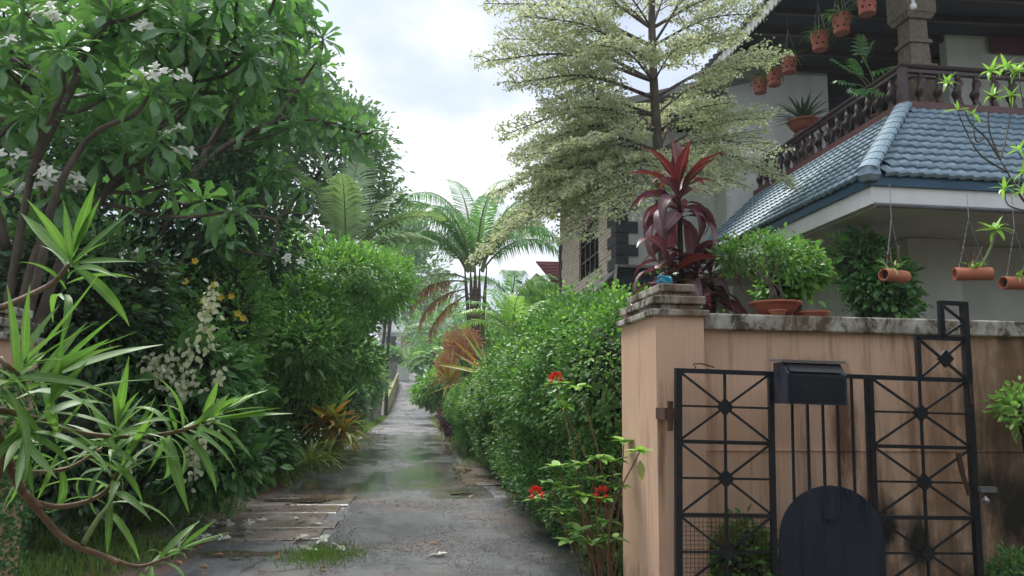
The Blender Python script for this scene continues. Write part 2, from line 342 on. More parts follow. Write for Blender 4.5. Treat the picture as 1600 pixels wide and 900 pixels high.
def roadmat(name, c1, c2, wet_lo, wet_hi, coarse, bs, brown=.0, rmin=.12, rmax=.6):
    m, t, b, o = newmat(name); v = objco(t, world=True)
    n = noise(t, .9, 7, .62, objco(t, (1, .5, 1), True), .4)
    c = ramp(t, noise(t, 1.6, 8, .7, v), [(.32, c1), (.68, c2)])
    vo = N(t, 'ShaderNodeTexVoronoi', i_Scale=coarse); LK(t, v, vo.inputs['Vector'])
    c = mixc(t, .55, c, ramp(t, vo.outputs['Distance'], [(.05, (1.5, 1.5, 1.5)), (.6, (.55, .55, .58))]), 'MULTIPLY')
    if brown: c = mixc(t, ramp(t, noise(t, .55, 5, .6, v), [(.48, (0, 0, 0)), (.62, (brown, brown, brown))]), c, (.15, .085, .055))
    ck = N(t, 'ShaderNodeTexVoronoi', feature='DISTANCE_TO_EDGE', i_Scale=.75); wv = N(t, 'ShaderNodeVectorMath', operation='ADD'); LK(t, v, wv.inputs[0])
    nv = N(t, 'ShaderNodeTexNoise', i_Scale=2.2, i_Detail=5.0); LK(t, v, nv.inputs['Vector']); sc_ = N(t, 'ShaderNodeVectorMath', operation='SCALE'); LK(t, nv.outputs['Color'], sc_.inputs[0]); sc_.inputs['Scale'].default_value = .9; LK(t, sc_.outputs[0], wv.inputs[1]); LK(t, wv.outputs[0], ck.inputs['Vector'])
    c = mixc(t, ramp(t, ck.outputs['Distance'], [(.006, (.75, .75, .75)), (.018, (0, 0, 0))]), c, (.03, .028, .025))
    pt = noise(t, .7, 6, .65, objco(t, (1, .8, 1), True), .8); c = mixc(t, .8, c, ramp(t, pt, [(.4, (.62, .62, .64)), (.47, (1, 1, 1)), (.58, (1.3, 1.28, 1.25))]), 'MULTIPLY')
    LK(t, c, b.inputs['Base Color'])
    LK(t, ramp(t, n, [(wet_lo, (rmax,)*3), (wet_hi, (rmin,)*3)]), b.inputs['Roughness'])
    hh = N(t, 'ShaderNodeMath', operation='ADD'); LK(t, vo.outputs['Distance'], hh.inputs[0]); LK(t, noise(t, 9, 6, .7, v), hh.inputs[1])
    dm = N(t, 'ShaderNodeMath', operation='MULTIPLY'); LK(t, hh.outputs[0], dm.inputs[0])
    LK(t, ramp(t, n, [(wet_lo, (1, 1, 1)), (wet_hi, (.05, .05, .05))]), dm.inputs[1])
    bump(t, b, dm.outputs[0], bs, .014); return m
m, t, b, o = newmat('blue_black_sheet_streaked')
st_ = noise(t, 9, 6, .65, objco(t, (1.5, 1.5, .15), True)); LK(t, ramp(t, st_, [(.35, (.011, .017, .032)), (.6, (.02, .028, .045)), (.75, (.04, .042, .05))]), b.inputs['Base Color'])
LK(t, ramp(t, st_, [(.35, (.2, .2, .2)), (.65, (.55, .55, .55))]), b.inputs['Roughness']); bump(t, b, noise(t, 2.5, 3, .5, objco(t, world=True)), .25, .02); K['ironp'] = m
K['wall'] = wallmat(); K['coping'] = copingmat(); K['brick'] = brickmat(); K['ground'] = groundmat()
K['asphalt'] = roadmat('worn_wet_asphalt', (.2, .2, .205), (.13, .13, .135), .44, .62, 60, .5, .25, .2, .6)
K['rough'] = roadmat('coarse_asphalt', (.17, .17, .175), (.08, .08, .085), .46, .7, 55, 1., .4, .16, .5)
K['concrete'] = roadmat('wet_concrete', (.34, .295, .25), (.23, .19, .16), .38, .55, 90, .35, .5, .10, .45)
K['smooth'] = roadmat('smooth_wet_lane', (.2, .2, .205), (.13, .13, .135), .34, .52, 80, .3, .35, .085, .4)
m, t, b, o = newmat('brown_puddle'); b.inputs['Base Color'].default_value = (.13, .10, .075, 1); b.inputs['Roughness'].default_value = .02; bump(t, b, noise(t, 6, 2, .5, objco(t, world=True)), .02, .01); K['water'] = m

# ================================================================== SETTING
def zt(Y):
    Y = np.asarray(Y, float); q = np.clip(Y, 55, 112)-55
    return .0016*q*q
def fbm(x, y, s=0):
    return (np.sin(x*1.7+s)+np.sin(y*1.3+1.1+s*2)+np.sin((x+y)*2.9+s)*.5+np.sin((x-y*1.3)*5.1+s*3)*.25)/2.75
def sheet(name, xs, ys, zf, mat):
    X, Y = np.meshgrid(np.array(xs, float), np.array(ys, float)); Z = zf(X, Y)
    nx, ny = len(xs), len(ys); i = np.arange(nx*ny).reshape(ny, nx)
    F = np.stack([i[:-1, :-1], i[:-1, 1:], i[1:, 1:], i[1:, :-1]], -1).reshape(-1, 4)
    return obj(name, MB().add(np.stack([X, Y, Z], -1).reshape(-1, 3), F), mat, smooth=True)
def gz(X, Y):
    side = np.clip((np.maximum(-3.2-X, X-1.9))/1.5, 0, 1)
    return zt(Y)+side*.07*(1+fbm(X*1.3, Y*1.1, 2))-.004
struct(sheet('ground', [-600, -200, -80, -30, -14]+list(np.arange(-9, 7, .25))+[8, 10, 14, 30, 80, 200, 600],
             [-60, -10]+list(np.arange(0, 30, .3))+list(np.arange(30, 126, 2))+[140, 200, 400, 900], gz, K['ground']))
def lane(name, y0, y1, xl, xr, dz, mat, step=.25, amp=.08, seed=0, endamp=.0, relief=.0):
    """a strip of paving with ragged edges; xl, xr are functions of Y or numbers"""
    ys = np.arange(y0, y1+step/2, step); V = []; u = np.linspace(0, 1, 15)
    for y in ys:
        a = xl(y) if callable(xl) else xl; b = xr(y) if callable(xr) else xr
        a += amp*fbm(y*2.3, seed, 1+seed); b += amp*fbm(y*1.9, seed+4, 2+seed)
        x = a+(b-a)*u; yy = y+endamp*fbm(x*2.2, seed*3., seed)*(1 if y in (ys[0], ys[-1]) else 1)
        V.append(np.stack([x, yy, zt(yy)+dz+relief*fbm(x*3.1, yy*2.7, seed)], -1))
    V = np.concatenate(V); i = np.arange(len(ys)*15).reshape(len(ys), 15)
    F = np.stack([i[:-1, :-1], i[:-1, 1:], i[1:, 1:], i[1:, :-1]], -1).reshape(-1, 4)
    return struct(obj(name, MB().add(V, F), mat, smooth=True))
lane('road', 2, 118, lambda y: -2.15 if y > 13 else -2.15, lambda y: 1.15 if y > 20 else 1.5, .008, K['asphalt'], .5, .1, 1)
lane('road_wet_section', 11.6, 33, -2.0, lambda y: 1.1 if y > 18 else 1.3, .013, K['smooth'], .25, .07, 2, .25)
lane('road_coarse_section', 2.5, 12.3, -.95, 1.75, .019, K['rough'], .12, .1, 3, .22, .006)
lane('earth_shoulder', 2.5, 26, lambda y: -3.3 if y < 12 else -2.6, lambda y: -1.0 if y < 8.7 else -1.95, .005, plain('reddish_grit', (.16, .1, .085), .5, (.10, .065, .055), 5, bmp=.6, bscale=60), .25, .15, 5)
lane('driveway_slab', 14.2, 19, .95, 2.0, .022, K['concrete'], .3, .05, 8, .1)
# grooved concrete slabs on the left of the lane
apron = struct(obj('concrete_apron', MB().box((-3.05, 8.95, -.03), (-1.1, 12.7, .006)), K['concrete']))
for i, (y0, y1) in enumerate([(8.95, 9.62), (9.66, 10.14), (10.18, 10.86), (10.9, 11.58), (11.62, 12.72)]):
    mb = MB(); n = 9; xs = np.linspace(-3.05+.05*i, -1.02+.12*math.sin(i*2.1), n); h = .03+.008*math.sin(i*1.9+.5)
    P = []
    for x in xs:
        for (yy, zz) in ((y0, -.02), (y0, h-.012), (y0+.02, h), (y1-.02, h+.006), (y1, h-.01), (y1, -.02)):
            P.append((x+.02*math.sin(yy*9), yy+.012*math.sin(x*7+i), zz+.004*math.sin(x*5+i)))
    F = [(a*6+j, a*6+j+1, (a+1)*6+j+1, (a+1)*6+j) for a in range(n-1) for j in range(5)]+[tuple(range(6)), tuple(range((n-1)*6, n*6))[::-1]]
    mb.add(P, F); obj('slab', mb, K['concrete'], apron)
def puddle(px, py, rx, ry, z=.0):
    c = at(px, py, Z=0); k = 26; a = np.linspace(0, 2*math.pi, k, endpoint=False); rr = 1+.22*np.sin(a*3+px)+.13*np.sin(a*5+py)
    V = np.stack([c[0]+rx*rr*np.cos(a), c[1]+ry*rr*np.sin(a), np.full(k, z)], -1)
    struct(obj('puddle', MB().add(V, [tuple(range(k))]), K['water']))
for q in [(372, 867, .42, .16, .012), (470, 787, .5, .2, .052), (723, 737, .2, .5, .03), (718, 772, .2, .2, .03)]: puddle(*q)

# ------------------------------------------------------------------ loose stones, grass, litter
def leafy(mb, pos, d, up, L, Wd, T, rnd=None):
    """many leaves at once. T = (template verts (u along, v across, w lift), faces)"""
    tv, tf = T; tv = np.array(tv, float); n = len(pos)
    d = nrm(d); s = nrm(np.cross(up, d)); u = np.cross(d, s)
    L = np.broadcast_to(L, (n,)); Wd = np.broadcast_to(Wd, (n,))
    V = pos[:, None]+d[:, None]*(tv[None, :, 0:1]*L[:, None, None])+s[:, None]*(tv[None, :, 1:2]*Wd[:, None, None])+u[:, None]*(tv[None, :, 2:3]*L[:, None, None])
    k = len(tv); rnd = RNG.random(n) if rnd is None else rnd
    for f in tf if isinstance(tf, list) else [tf]:
        f = np.array(f); mb_f = (f[None]+(np.arange(n)*k)[:, None, None]).reshape(-1, f.shape[1])
        if f is None: continue
        mb.f.append(mb_f+mb.n)
    mb.v.append(V.reshape(-1, 3)); mb.r.append(np.repeat(rnd, k)); mb.n += n*k
T4 = ([(0, 0, 0), (.45, .5, .07), (1, 0, -.06), (.45, -.5, .07)], [[(0, 1, 2), (0, 2, 3)]])
T6 = ([(0, 0, 0), (.3, .42, .07), (.68, .38, .05), (1, 0, -.12), (.68, -.38, .05), (.3, -.42, .07), (.5, 0, -.01)],
      [[(0, 1, 6), (1, 2, 6), (2, 3, 6), (3, 4, 6), (4, 5, 6), (5, 0, 6)]])
TB = ([(0, .5, 0), (0, -.5, 0), (.5, .4, .06), (.5, -.4, .06), (1, 0, -.08)], [[(0, 1, 3, 2)], [(2, 3, 4)]])
TSTONE = ([(0, 0, .5), (.5, 0, 0), (0, .5, 0), (-.5, 0, 0), (0, -.5, 0)], [[(0, 1, 2), (0, 2, 3), (0, 3, 4), (0, 4, 1)]])
def rdir(n, up=0.): v = RNG.normal(size=(n, 3)); v[:, 2] += up; return nrm(v)
def scatter_ground(n, x0, x1, y0, y1): return np.stack([RNG.uniform(x0, x1, n), RNG.uniform(y0, y1, n)], -1)
mb = MB(); p = scatter_ground(9000, -.9, 1.8, 6.8, 12.2); p = p[(fbm(p[:, 0]*2, p[:, 1]*1.4, 5) > -.25)]; n = len(p); sz = RNG.uniform(.004, .018, n)
leafy(mb, np.c_[p, np.full(n, .02)], np.c_[RNG.normal(size=(n, 2)), np.zeros(n)], np.tile((0, 0, 1.), (n, 1)), sz, sz*RNG.uniform(.7, 1.3, n), TSTONE)
stuff(obj('gravel', mb, plain('dark_wet_gravel', (.16, .155, .15), .3, (.03, .03, .034), 60, lo=.4, hi=.6)))['label'] = 'loose dark grit scattered over the coarse asphalt'
def grass(name, p, h, label, zb=.0):
    n = len(p); mb = MB(); d = rdir(n, 2.2); up = rdir(n)
    leafy(mb, np.c_[p, np.full(n, zb)], d, up, h*RNG.uniform(.5, 1.2, n), h*.09, TB); o = stuff(obj(name, mb, G['grass'])); o['label'] = label; return o
p = scatter_ground(22000, -4.6, -2.2, 6.2, 13); p = p[p[:, 0] < -2.75-.28*np.sin(p[:, 1]*2.1)-.02*(p[:, 1]-8)+.25*RNG.normal(size=len(p))]
grass('grass', p, .13, 'short green grass growing on the left verge')
c = at(503, 872, Z=0); p = np.stack([c[0]+RNG.normal(size=1300)*.2, c[1]+RNG.normal(size=1300)*.24], -1)
grass('grass', p, .10, 'small tuft of grass beside the concrete slabs')
p = scatter_ground(16000, -3.3, -1.7, 14, 60); p = p[p[:, 0] < -2.05-.25*np.abs(np.sin(p[:, 1]*.7))+.12*RNG.normal(size=len(p))]
grass('grass', p, .22, 'thin grass along the left edge of the far lane')
p = scatter_ground(7000, .9, 2.2, 18, 60); p = p[p[:, 0] > 1.2+.15*RNG.normal(size=len(p))]
grass('grass', p, .16, 'thin grass along the right edge of the far lane')
p = scatter_ground(2600, 1.25, 2.3, 6.5, 12.5); p = p[p[:, 0] > 1.35+.2*RNG.random(len(p))+.25*fbm(p[:, 1]*2, p[:, 1])]
grass('moss', p, .045, 'low moss and weeds at the foot of the hedge', .012)
mb = MB(); p = np.concatenate([scatter_ground(420, -2.5, -1.5, 12, 60), scatter_ground(260, .8, 1.5, 12, 60), scatter_ground(60, -3.1, -1.2, 8, 13), scatter_ground(90, -2.3, -1.4, 60, 100)])
n = len(p); leafy(mb, np.c_[p, zt(p[:, 1])+.035], np.c_[RNG.normal(size=(n, 2)), .1*RNG.random(n)], rdir(n, 3), RNG.uniform(.05, .12, n), .05, T6)
stuff(obj('leaf_litter', mb, G['brown']))['label'] = 'dead brown leaves lying along both edges of the lane'

# ------------------------------------------------------------------ gate pillars and garden wall
def pillar(name, label, x0, x1, y0, y1, h, over=.035):
    t = thing(name, label, 'pillar', ((x0+x1)/2, (y0+y1)/2, 0))
    mb = MB(); n = 1
    mb.box((x0, y0, -.1), (x1, y1, h)); obj('shaft', mb, K['wall'], t)
    z = h
    for k, (ov, hh) in enumerate([(over, .045), (-.01, .04), (.015, .055), (-.065, .035), (-.04, .055)]):
        mb = MB(); mb.box((x0-ov, y0-ov, z+.0005), (x1+ov, y1+ov, z+hh)); z += hh
        o = obj('cap_tier', mb, K['coping'], t)
        bv = o.modifiers.new('b', 'BEVEL'); bv.width = .008; bv.segments = 2
    return t
pillar('gate_pillar', 'peach plastered gate pillar with stepped mouldy white cap beside the hedge', 1.6, 1.94, 5.0, 5.88, 2.165)
pillar('gate_pillar', 'peach gate pillar at the left edge with creeper on its corner', -3.25, -2.58, 5.0, 5.6, 1.92)
t = thing('garden_wall', 'rain-stained peach garden wall with mouldy coping behind the iron gate', 'wall', (4.5, 5.35, 0))
obj('wall_face', MB().box((1.94, 5.16, -.1), (9.5, 5.4, 2.09)), K['wall'], t)
o = obj('coping', MB().box((1.945, 5.11, 2.0905), (9.5, 5.45, 2.205)), K['coping'], t); bv = o.modifiers.new('b', 'BEVEL'); bv.width = .012; bv.segments = 2
o = obj('dark_stain_ledge', MB().box((1.96, 5.150, 1.255), (9.5, 5.17, 1.262)), K['wall'], t); o.name = 'plaster_joint'

# ------------------------------------------------------------------ iron gate, built flat from its hinge and then hung with a slight sag
GX, GY = 1.665, 4.84
gate = thing('iron_gate', 'open black iron gate leaf with diamond studs leaning before the peach wall', 'gate', (GX, GY, 0), rot=(0, R(1.0), 0))
def gl(px, py):
    p = at(px, py, Y=GY); return p[0]-GX, p[2]
zt_, z1, z2, z3 = 1.79, 1.335, .875, .42; zb = .05
xL0, xL1, xR0, xR1 = .0, .635, 1.34, 2.06
def gbar(name, a, b, w=.02, d=.02):
    return obj(name, MB().bar((a[0], 0, a[1]), (b[0], 0, b[1]), w, d, up=(0, 1, 0)), K['iron'], gate, local=True)
gbar('post', (xL0, zb), (xL0, zt_+.015), .042, .042); gbar('post', (xR1, zb), (xR1, 2.33), .042, .042)
gbar('stile', (xL1, zb), (xL1, zt_), .034, .03); gbar('stile', (xR0, zb), (xR0, zt_), .034, .03)
for z in (zt_,): gbar('rail', (xL0, z), (xR1, z), .03, .034)
gbar('rail', (xL0, zb), (xR1, zb), .03, .034)
def stud(x, z, s=.056):
    mb = MB(); mb.poly([(x-s, -.014, z), (x, -.014, z-s*1.05), (x+s, -.014, z), (x, -.014, z+s*1.05)], (0, .028, 0))
    obj('diamond_stud', mb, K['iron'], gate, local=True)
for (xa, xb) in ((xL0, xL1), (xR0, xR1)):
    xm = (xa+xb)/2
    gbar('rail', (xa, z1), (xb, z1), .024, .028); gbar('rail', (xa, z2), (xb, z2), .024, .028)
    gbar('centre_bar', (xm, zb), (xm, zt_), .016, .014)
    for (a, b) in ((zt_, z1), (z1, z2), (z2, z3)):
        zm = (a+b)/2
        gbar('cross_bar', (xa, zm), (xb, zm), .014, .012)
        gbar('diagonal_bar', (xa, a), (xb, b), .014, .016); gbar('diagonal_bar', (xa, b), (xb, a), .014, .010)
        stud(xm, zm)
    gbar('rail', (xa, z3), (xb, z3), .024, .028)
gbar('stile', (1.70, zt_), (1.70, 2.075), .03, .03); gbar('rail', (1.69, 2.075), (xR1, 2.075), .03, .03)
gbar('diagonal_bar', (1.70, 2.07), (xR1, zt_), .016, .016); gbar('diagonal_bar', (1.70, zt_), (xR1, 2.07), .016, .010); stud(1.90, 1.935, .058)
gbar('stile', (1.885, 2.08), (1.885, 2.32), .034, .03); gbar('rail', (1.87, 2.32), (xR1+.02, 2.32), .03, .036)
gbar('diagonal_bar', (1.89, 2.31), (xR1, 2.19), .016, .016); gbar('diagonal_bar', (1.90, 2.09), (xR1, 2.19), .016, .014)
for px in (1232, 1256, 1280, 1303, 1326, 1348): gbar('vertical_bar', (gl(px, 650)[0], .8), (gl(px, 650)[0], zt_), .015, .014)
# arched sheet that closes the middle of the leaf
pts = [(.665, -.026, zb), (1.385, -.026, zb), (1.385, -.026, .74)]+[(1.025+.36*math.cos(a), -.026, .74+.335*math.sin(a)) for a in np.linspace(.12, math.pi-.12, 17)]+[(.665, -.026, .74)]
o = obj('arched_panel', MB().poly(pts, (0, .012, 0)), K['ironp'], gate, local=True)
obj('panel_handle', MB().box((.985, -.05, .845), (1.05, -.027, .862)), K['iron'], o, local=True)
# hinge, bolts, latch
mb = MB(); mb.box((-.1, -.03, 1.47), (-.022, .16, 1.545)); mb.lathe([(.02, 0), (.02, .19)], (-.06, -.02, 1.4), 10); obj('hinge', mb, K['rust'], gate, local=True)
mb = MB(); mb.bar((1.935, -.03, 1.30), (1.96, -.03, 1.17), .032, .014, (0, 1, 0)); mb.bar((1.957, -.03, 1.175), (2.0, -.03, 1.03), .026, .014, (0, 1, 0)); obj('drop_bolt', mb, K['rust'], gate, local=True)
mb = MB(); mb.bar((2.06, -.02, 1.77), (2.06, -.02, 1.63), .024, .016, (0, 1, 0)); obj('stay_bar', mb, K['rust'], gate, local=True)
mb = MB(); mb.box((2.07, -.05, 1.05), (2.19, -.01, 1.085)); mb.lathe([(.018, 0), (.026, .02), (.0, .05)], (2.1, -.05, .98), 8); obj('latch', mb, K['steel'], gate, local=True)
mb = MB(); mb.tube([(.12, 0, zt_+.02), (.1, -.01, zt_+.045), (.16, 0, zt_+.05), (.25, .01, zt_+.03)], .005, 5); obj('rusty_wire', mb, K['rust'], gate, local=True)
mb = MB()
for x in np.arange(xL0+.03, xL1-.02, .028): mb.bar((x, .02, zb), (x, .02, z2-.02), .0028, .0028)
for z in np.arange(zb+.02, z2-.02, .028): mb.bar((xL0+.02, .0222, z), (xL1-.02, .0222, z), .0028, .0028)
stuff(obj('wire_mesh', mb, K['rust'], gate, local=True))
# letter box on the gate
mbx = thing('letter_box', 'black metal letter box hung on the top rail of the iron gate', 'letter box', (2.53, 4.80, 1.58), rot=(0, R(1.0), 0))
mb = MB(); mb.poly([(-.2, -.19, 0), (-.2, .0, 0), (-.2, .0, .265), (-.2, -.12, .265), (-.2, -.19, .19)], (.4, 0, 0)); obj('body', mb, K['ironp'], mbx, local=True)
mb = MB(); mb.poly([(-.22, -.15, .268), (-.22, .01, .275), (-.22, .01, .289), (-.22, -.15, .282)], (.44, 0, 0)); obj('lid', mb, K['lead'], mbx, local=True)
mb = MB(); mb.add([(-.18, -.135, .252), (.18, -.135, .252), (.18, -.19, .205), (-.18, -.19, .205)], [(0, 1, 2, 3)]); o = obj('slot_flap', mb, K['dark'], mbx, local=True); o.location.y = -.006
mb = MB(); mb.poly([(-.18, -.196, .02), (.18, -.196, .02), (.18, -.196, .17), (-.18, -.196, .17)], (0, .004, 0)); obj('front_door', mb, K['iron'], mbx, local=True)

# ================================================================== MAIN HOUSE (right)
EX, EY, ZE = 5.42, 8.4, 4.36           # outer corner of the lower eaves, top edge
LX, LY, ZL = 7.06, 10.02, 5.95         # corner of the balcony ledge
YB = 15.1; XE = 9.0
house = thing('veranda_house', 'white two storey house with blue tiled skirt roof and dark wooden balcony', 'house', (7.5, 12, 0))
# lower storey: set back walls, ceiling of the porch, beams
mb = MB(); mb.box((6.95, 9.97, 0), (7.75, 15.0, 3.95)); mb.box((7.75, 10.35, 0), (11, 15.0, 3.95)); obj('lower_wall', mb, K['cream'], house)
mb = MB(); mb.box((5.5, 8.48, 3.96), (11, 15.0, 4.02)); obj('porch_ceiling', mb, K['cream'], house)
mb = MB(); mb.box((6.9, 11.2, 1.6), (6.948, 14.4, 2.75)); obj('lower_window', mb, K['dark'], house)
w = obj('porch_door', MB().box((9.05, 10.3, .3), (10.2, 10.348, 2.62)), K['dark'], house)
mb = MB()
for x in (9.05, 9.42, 9.8, 10.16): mb.box((x, 10.27, .3), (x+.04, 10.298, 2.6))
obj('door_grille', mb, K['wood'], w)
# fascia, mitred at the corner: white board, blue board, gutter
def fascia(name, off, z0, z1, th, mat, ends=(14.98, 11)):
    x, y = EX-off, EY-off
    mb = MB(); a = [(x, ends[0]), (x, y), (ends[1], y)]; b = [(x+th, ends[0]), (x+th, y+th), (ends[1], y+th)]
    V = [(p[0], p[1], z) for z in (z0, z1) for p in a+b]
    F = []
    for k in (0, 1): F += [(k, k+1, k+7, k+6), (k+3, k+9, k+10, k+4), (k, k+3, k+4, k+1), (k+6, k+7, k+10, k+9)]
    F += [(0, 6, 9, 3), (2, 5, 11, 8)]
    return obj(name, mb.add(V, F), mat, house)
fascia('white_fascia', 0, 3.985, 4.205, .05, K['white']); fascia('blue_fascia', .04, 4.207, 4.345, .05, K['bluef'])
obj('gutter', MB().tube([(EX+.02, EY-.03, 3.965), (11, EY-.03, 3.965)], .03, 8), K['lead'], house)
# skirt roof: deck plus single tiles
roof = obj('skirt_roof', MB().add([(EX-.06, EY-.06, ZE-.03), (11, EY-.06, ZE-.03), (11, LY, ZL-.02), (LX, LY, ZL-.02), (LX, 15.0, ZL-.02), (EX-.06, 15.0, ZE-.03)], [(0, 1, 2, 3), (0, 3, 4, 5)]), K['bluef'], house)
NR = 11; sl_l = math.hypot(LX-EX+.06, ZL-ZE); ex = sl_l/NR; TW = .165
def tile_mesh():
    mb = MB(); n = 8; V = []; us = np.linspace(0, 1, n+1)
    prof = .010*np.sin(us*2*math.pi)+.004*np.sin(us*4*math.pi)
    for v, dz in ((0, .040), (1.18, .006)):
        for q, pz in zip(us, prof): V.append((v*ex, (q-.5)*TW*1.02, pz+dz))
    for q, pz in zip(us, prof): V.append((0, (q-.5)*TW*1.02, pz-.004))
    F = [(i, i+1, n+1+i+1, n+1+i) for i in range(n)]+[(2*n+2+i, 2*n+2+i+1, i+1, i) for i in range(n)]
    mb.add(V, F, .5); me = mb.mesh('tile'); me.materials.append(K['blue']); me.polygons.foreach_set('use_smooth', [True]*n+[False]*n); return me
TILE = tile_mesh(); rest = MB(); cand = []
for side in (0, 1):
    run = (LX-EX+.06) if side == 0 else (LY-EY+.06); rise = ZL-ZE
    for r in range(NR):
        f0 = r/NR
        if side == 0:
            cols = np.arange(EY+.06, 15.0, TW)
            for y in cols:
                px = EX-.08+run*f0
                if y-TW*.5 < EY-.05+(LY-EY+.05)*(f0+.3/NR): continue
                cand.append((y, Vector((px, y, ZE-.03+rise*f0)), frame((run, 0, rise), (-rise, 0, run), (px, y, ZE-.03+rise*f0))))
        else:
            for x in np.arange(EX+.06, XE, TW):
                py = EY-.08+run*f0
                if x-TW*.5 < EX-.05+(LX-EX+.05)*(f0+.3/NR): continue
                cand.append((py+abs(x-7)*.2, Vector((x, py, ZE-.03+rise*f0)), frame((0, run, rise), (0, -rise, run), (x, py, ZE-.03+rise*f0))))
cand.sort(key=lambda c: (c[1]-Vector(CAM)).length)
for k, (y, p, m) in enumerate(cand):
    if k < 300:
        m = m @ Matrix.Rotation(random.gauss(0, .012), 4, 'Z') @ Matrix.Translation((random.gauss(0, .004), 0, random.gauss(0, .002)))
        inst('roof_tile', TILE, roof, m, house)
    else:
        co = np.array([tuple(m @ v.co) for v in TILE.vertices]); rest.add(co, [tuple(pp.vertices) for pp in TILE.polygons], .5)
stuff(obj('far_roof_tiles', rest, K['blue'], roof))
for k in range(NR):                               # hip cover tiles
    a = np.array([EX-.1, EY-.1, ZE+.0])+np.array([LX-EX+.1, LY-EY+.1, ZL-ZE])*(k/NR); d = np.array([LX-EX+.1, LY-EY+.1, ZL-ZE])/NR
    mb = MB(); n = 7; V = []
    for s_, rr in ((0, .13), (1.12, .115)):
        for q in np.linspace(-1.45, 1.45, n): V.append((s_*np.linalg.norm(d), rr*math.sin(q), rr*.5*math.cos(q)+.01))
    V += [(0, .9*v[1], v[2]-.03) for v in V[:n]]
    mb.add(V, [(i, i+1, n+i+1, n+i) for i in range(n-1)]+[(2*n+i, 2*n+i+1, i+1, i) for i in range(n-1)])
    me = mb.mesh('hip_tile'); me.materials.append(K['blue']); inst('hip_tile', me, roof, frame(d, (0, 0, 1), a), house)
obj('hip_end_cap', MB().lathe([(.10, -.06), (.15, 0), (.13, .10), (.06, .15)], (EX-.04, EY-.04, ZE-.05), 6), K['blue'], roof)
# balcony: ledge, floor, railing with twisted balusters
mb = MB(); mb.box((LX-.05, LY-.05, ZL-.03), (LX+.12, 15.05, ZL+.075)); mb.box((LX+.12, LY-.05, ZL-.03), (11, LY+.12, ZL+.075)); obj('ledge', mb, K['woodr'], house)
obj('balcony_floor', MB().box((LX+.12, LY+.12, ZL-.08), (11, 15.05, ZL+.02)), K['cream'], house)
rail = obj('handrail', MB().tube([(LX+.03, 14.95, ZL+.66), (LX+.03, LY+.03, ZL+.66), ], .042, 8).tube([(LX+.03, LY+.03, ZL+.66), (11, LY+.03, ZL+.66)], .042, 8).box((LX-.01, LY-.01, ZL+.55), (LX+.07, 14.95, ZL+.60)).box((LX+.07, LY-.01, ZL+.55), (11, LY+.07, ZL+.60)), K['wood'], house)
def baluster():
    mb = MB(); n = 10; V = []; zs = np.linspace(0, .5, 15)
    for z in zs:
        u = z/.5; tw = u*2*math.pi*1.15; amp = .026*math.sin(math.pi*u); rr = .036+.026*math.sin(math.pi*u)**.7+.012*math.sin(u*6*math.pi)
        for a in np.linspace(0, 2*math.pi, n, endpoint=False): V.append((amp*math.cos(tw)+rr*math.cos(a), amp*math.sin(tw)+rr*math.sin(a), z))
    F = [(i*n+j, i*n+(j+1) % n, (i+1)*n+(j+1) % n, (i+1)*n+j) for i in range(14) for j in range(n)]
    mb.add(V, F); me = mb.mesh('baluster'); me.materials.append(K['wood']); me.polygons.foreach_set('use_smooth', [True]*len(F)); return me
BAL = baluster()
for y in np.arange(LY+.32, 14.9, .3): inst('baluster', BAL, rail, Matrix.Translation((LX+.03, y, ZL+.06)), house)
for x in np.arange(LX+.32, 10.4, .3): inst('baluster', BAL, rail, Matrix.Translation((x, LY+.03, ZL+.06)), house)
obj('newel_post', MB().box((LX-.02, LY-.02, ZL+.076), (LX+.08, LY+.08, ZL+.615)), K['wood'], rail)
# carved column at the balcony corner
cxx, cyy = LX+.62, LY+.55; z0 = ZL+.02
mb = MB()
for (h0, h1, w0, w1) in [(0, .18, .27, .27), (.18, .26, .25, .22), (.26, .62, .22, .20), (.62, .70, .24, .24), (.70, .78, .21, .21), (.78, .86, .25, .22), (.86, 1.22, .17, .155), (1.22, 1.28, .19, .19), (1.28, 1.62, .15, .15), (1.62, 1.70, .2, .24), (1.70, 2.5, .25, .25)]:
    mb.lathe([(w0*1.414, h0+.001), (w1*1.414, h1)], (cxx, cyy, z0), 4, a0=math.pi/4)
obj('column', mb, K['stone'], house)
mb = MB(); mb.lathe([(.185, .88), (.165, 1.21)], (cxx, cyy, z0), 16); mb.lathe([(.165, 1.29), (.16, 1.61)], (cxx, cyy, z0), 8); obj('column_shaft', mb, K['stone'], house)
# upper storey: back wall, rooms, roof
obj('upper_wall', MB().box((6.52, YB, 0), (8.85, YB+.22, 9.1)), K['white'], house)
obj('side_wall', MB().box((6.52, YB+.22, 0), (6.74, 21, 9.0)), K['cream'], house)
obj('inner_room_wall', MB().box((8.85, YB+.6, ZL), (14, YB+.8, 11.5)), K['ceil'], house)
obj('gable_room_wall', MB().box((10.3, 13.2, ZL), (14, 13.4, 11.5)), K['cream'], house)
obj('blind', MB().box((11.2, 13.1, 8.55), (13.0, 13.14, 9.7)), K['maroon'], house)
UX, UZ = 6.3, 8.78
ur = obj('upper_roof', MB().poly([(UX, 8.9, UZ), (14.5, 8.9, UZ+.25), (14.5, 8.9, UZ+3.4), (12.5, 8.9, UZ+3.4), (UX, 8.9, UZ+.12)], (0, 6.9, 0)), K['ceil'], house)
obj('barge_board', MB().box((UX-.06, 8.85, UZ-.06), (UX-.003, 15.85, UZ+.14)), K['cream'], ur)
mb = MB()                                          # saw-toothed valance under the eaves
for y in np.arange(8.9, 15.8, .16): mb.poly([(UX-.075, y, UZ+.05), (UX-.075, y+.158, UZ+.05), (UX-.075, y+.158, UZ-.06), (UX-.075, y+.079, UZ-.14), (UX-.075, y, UZ-.06)], (.012, 0, 0))
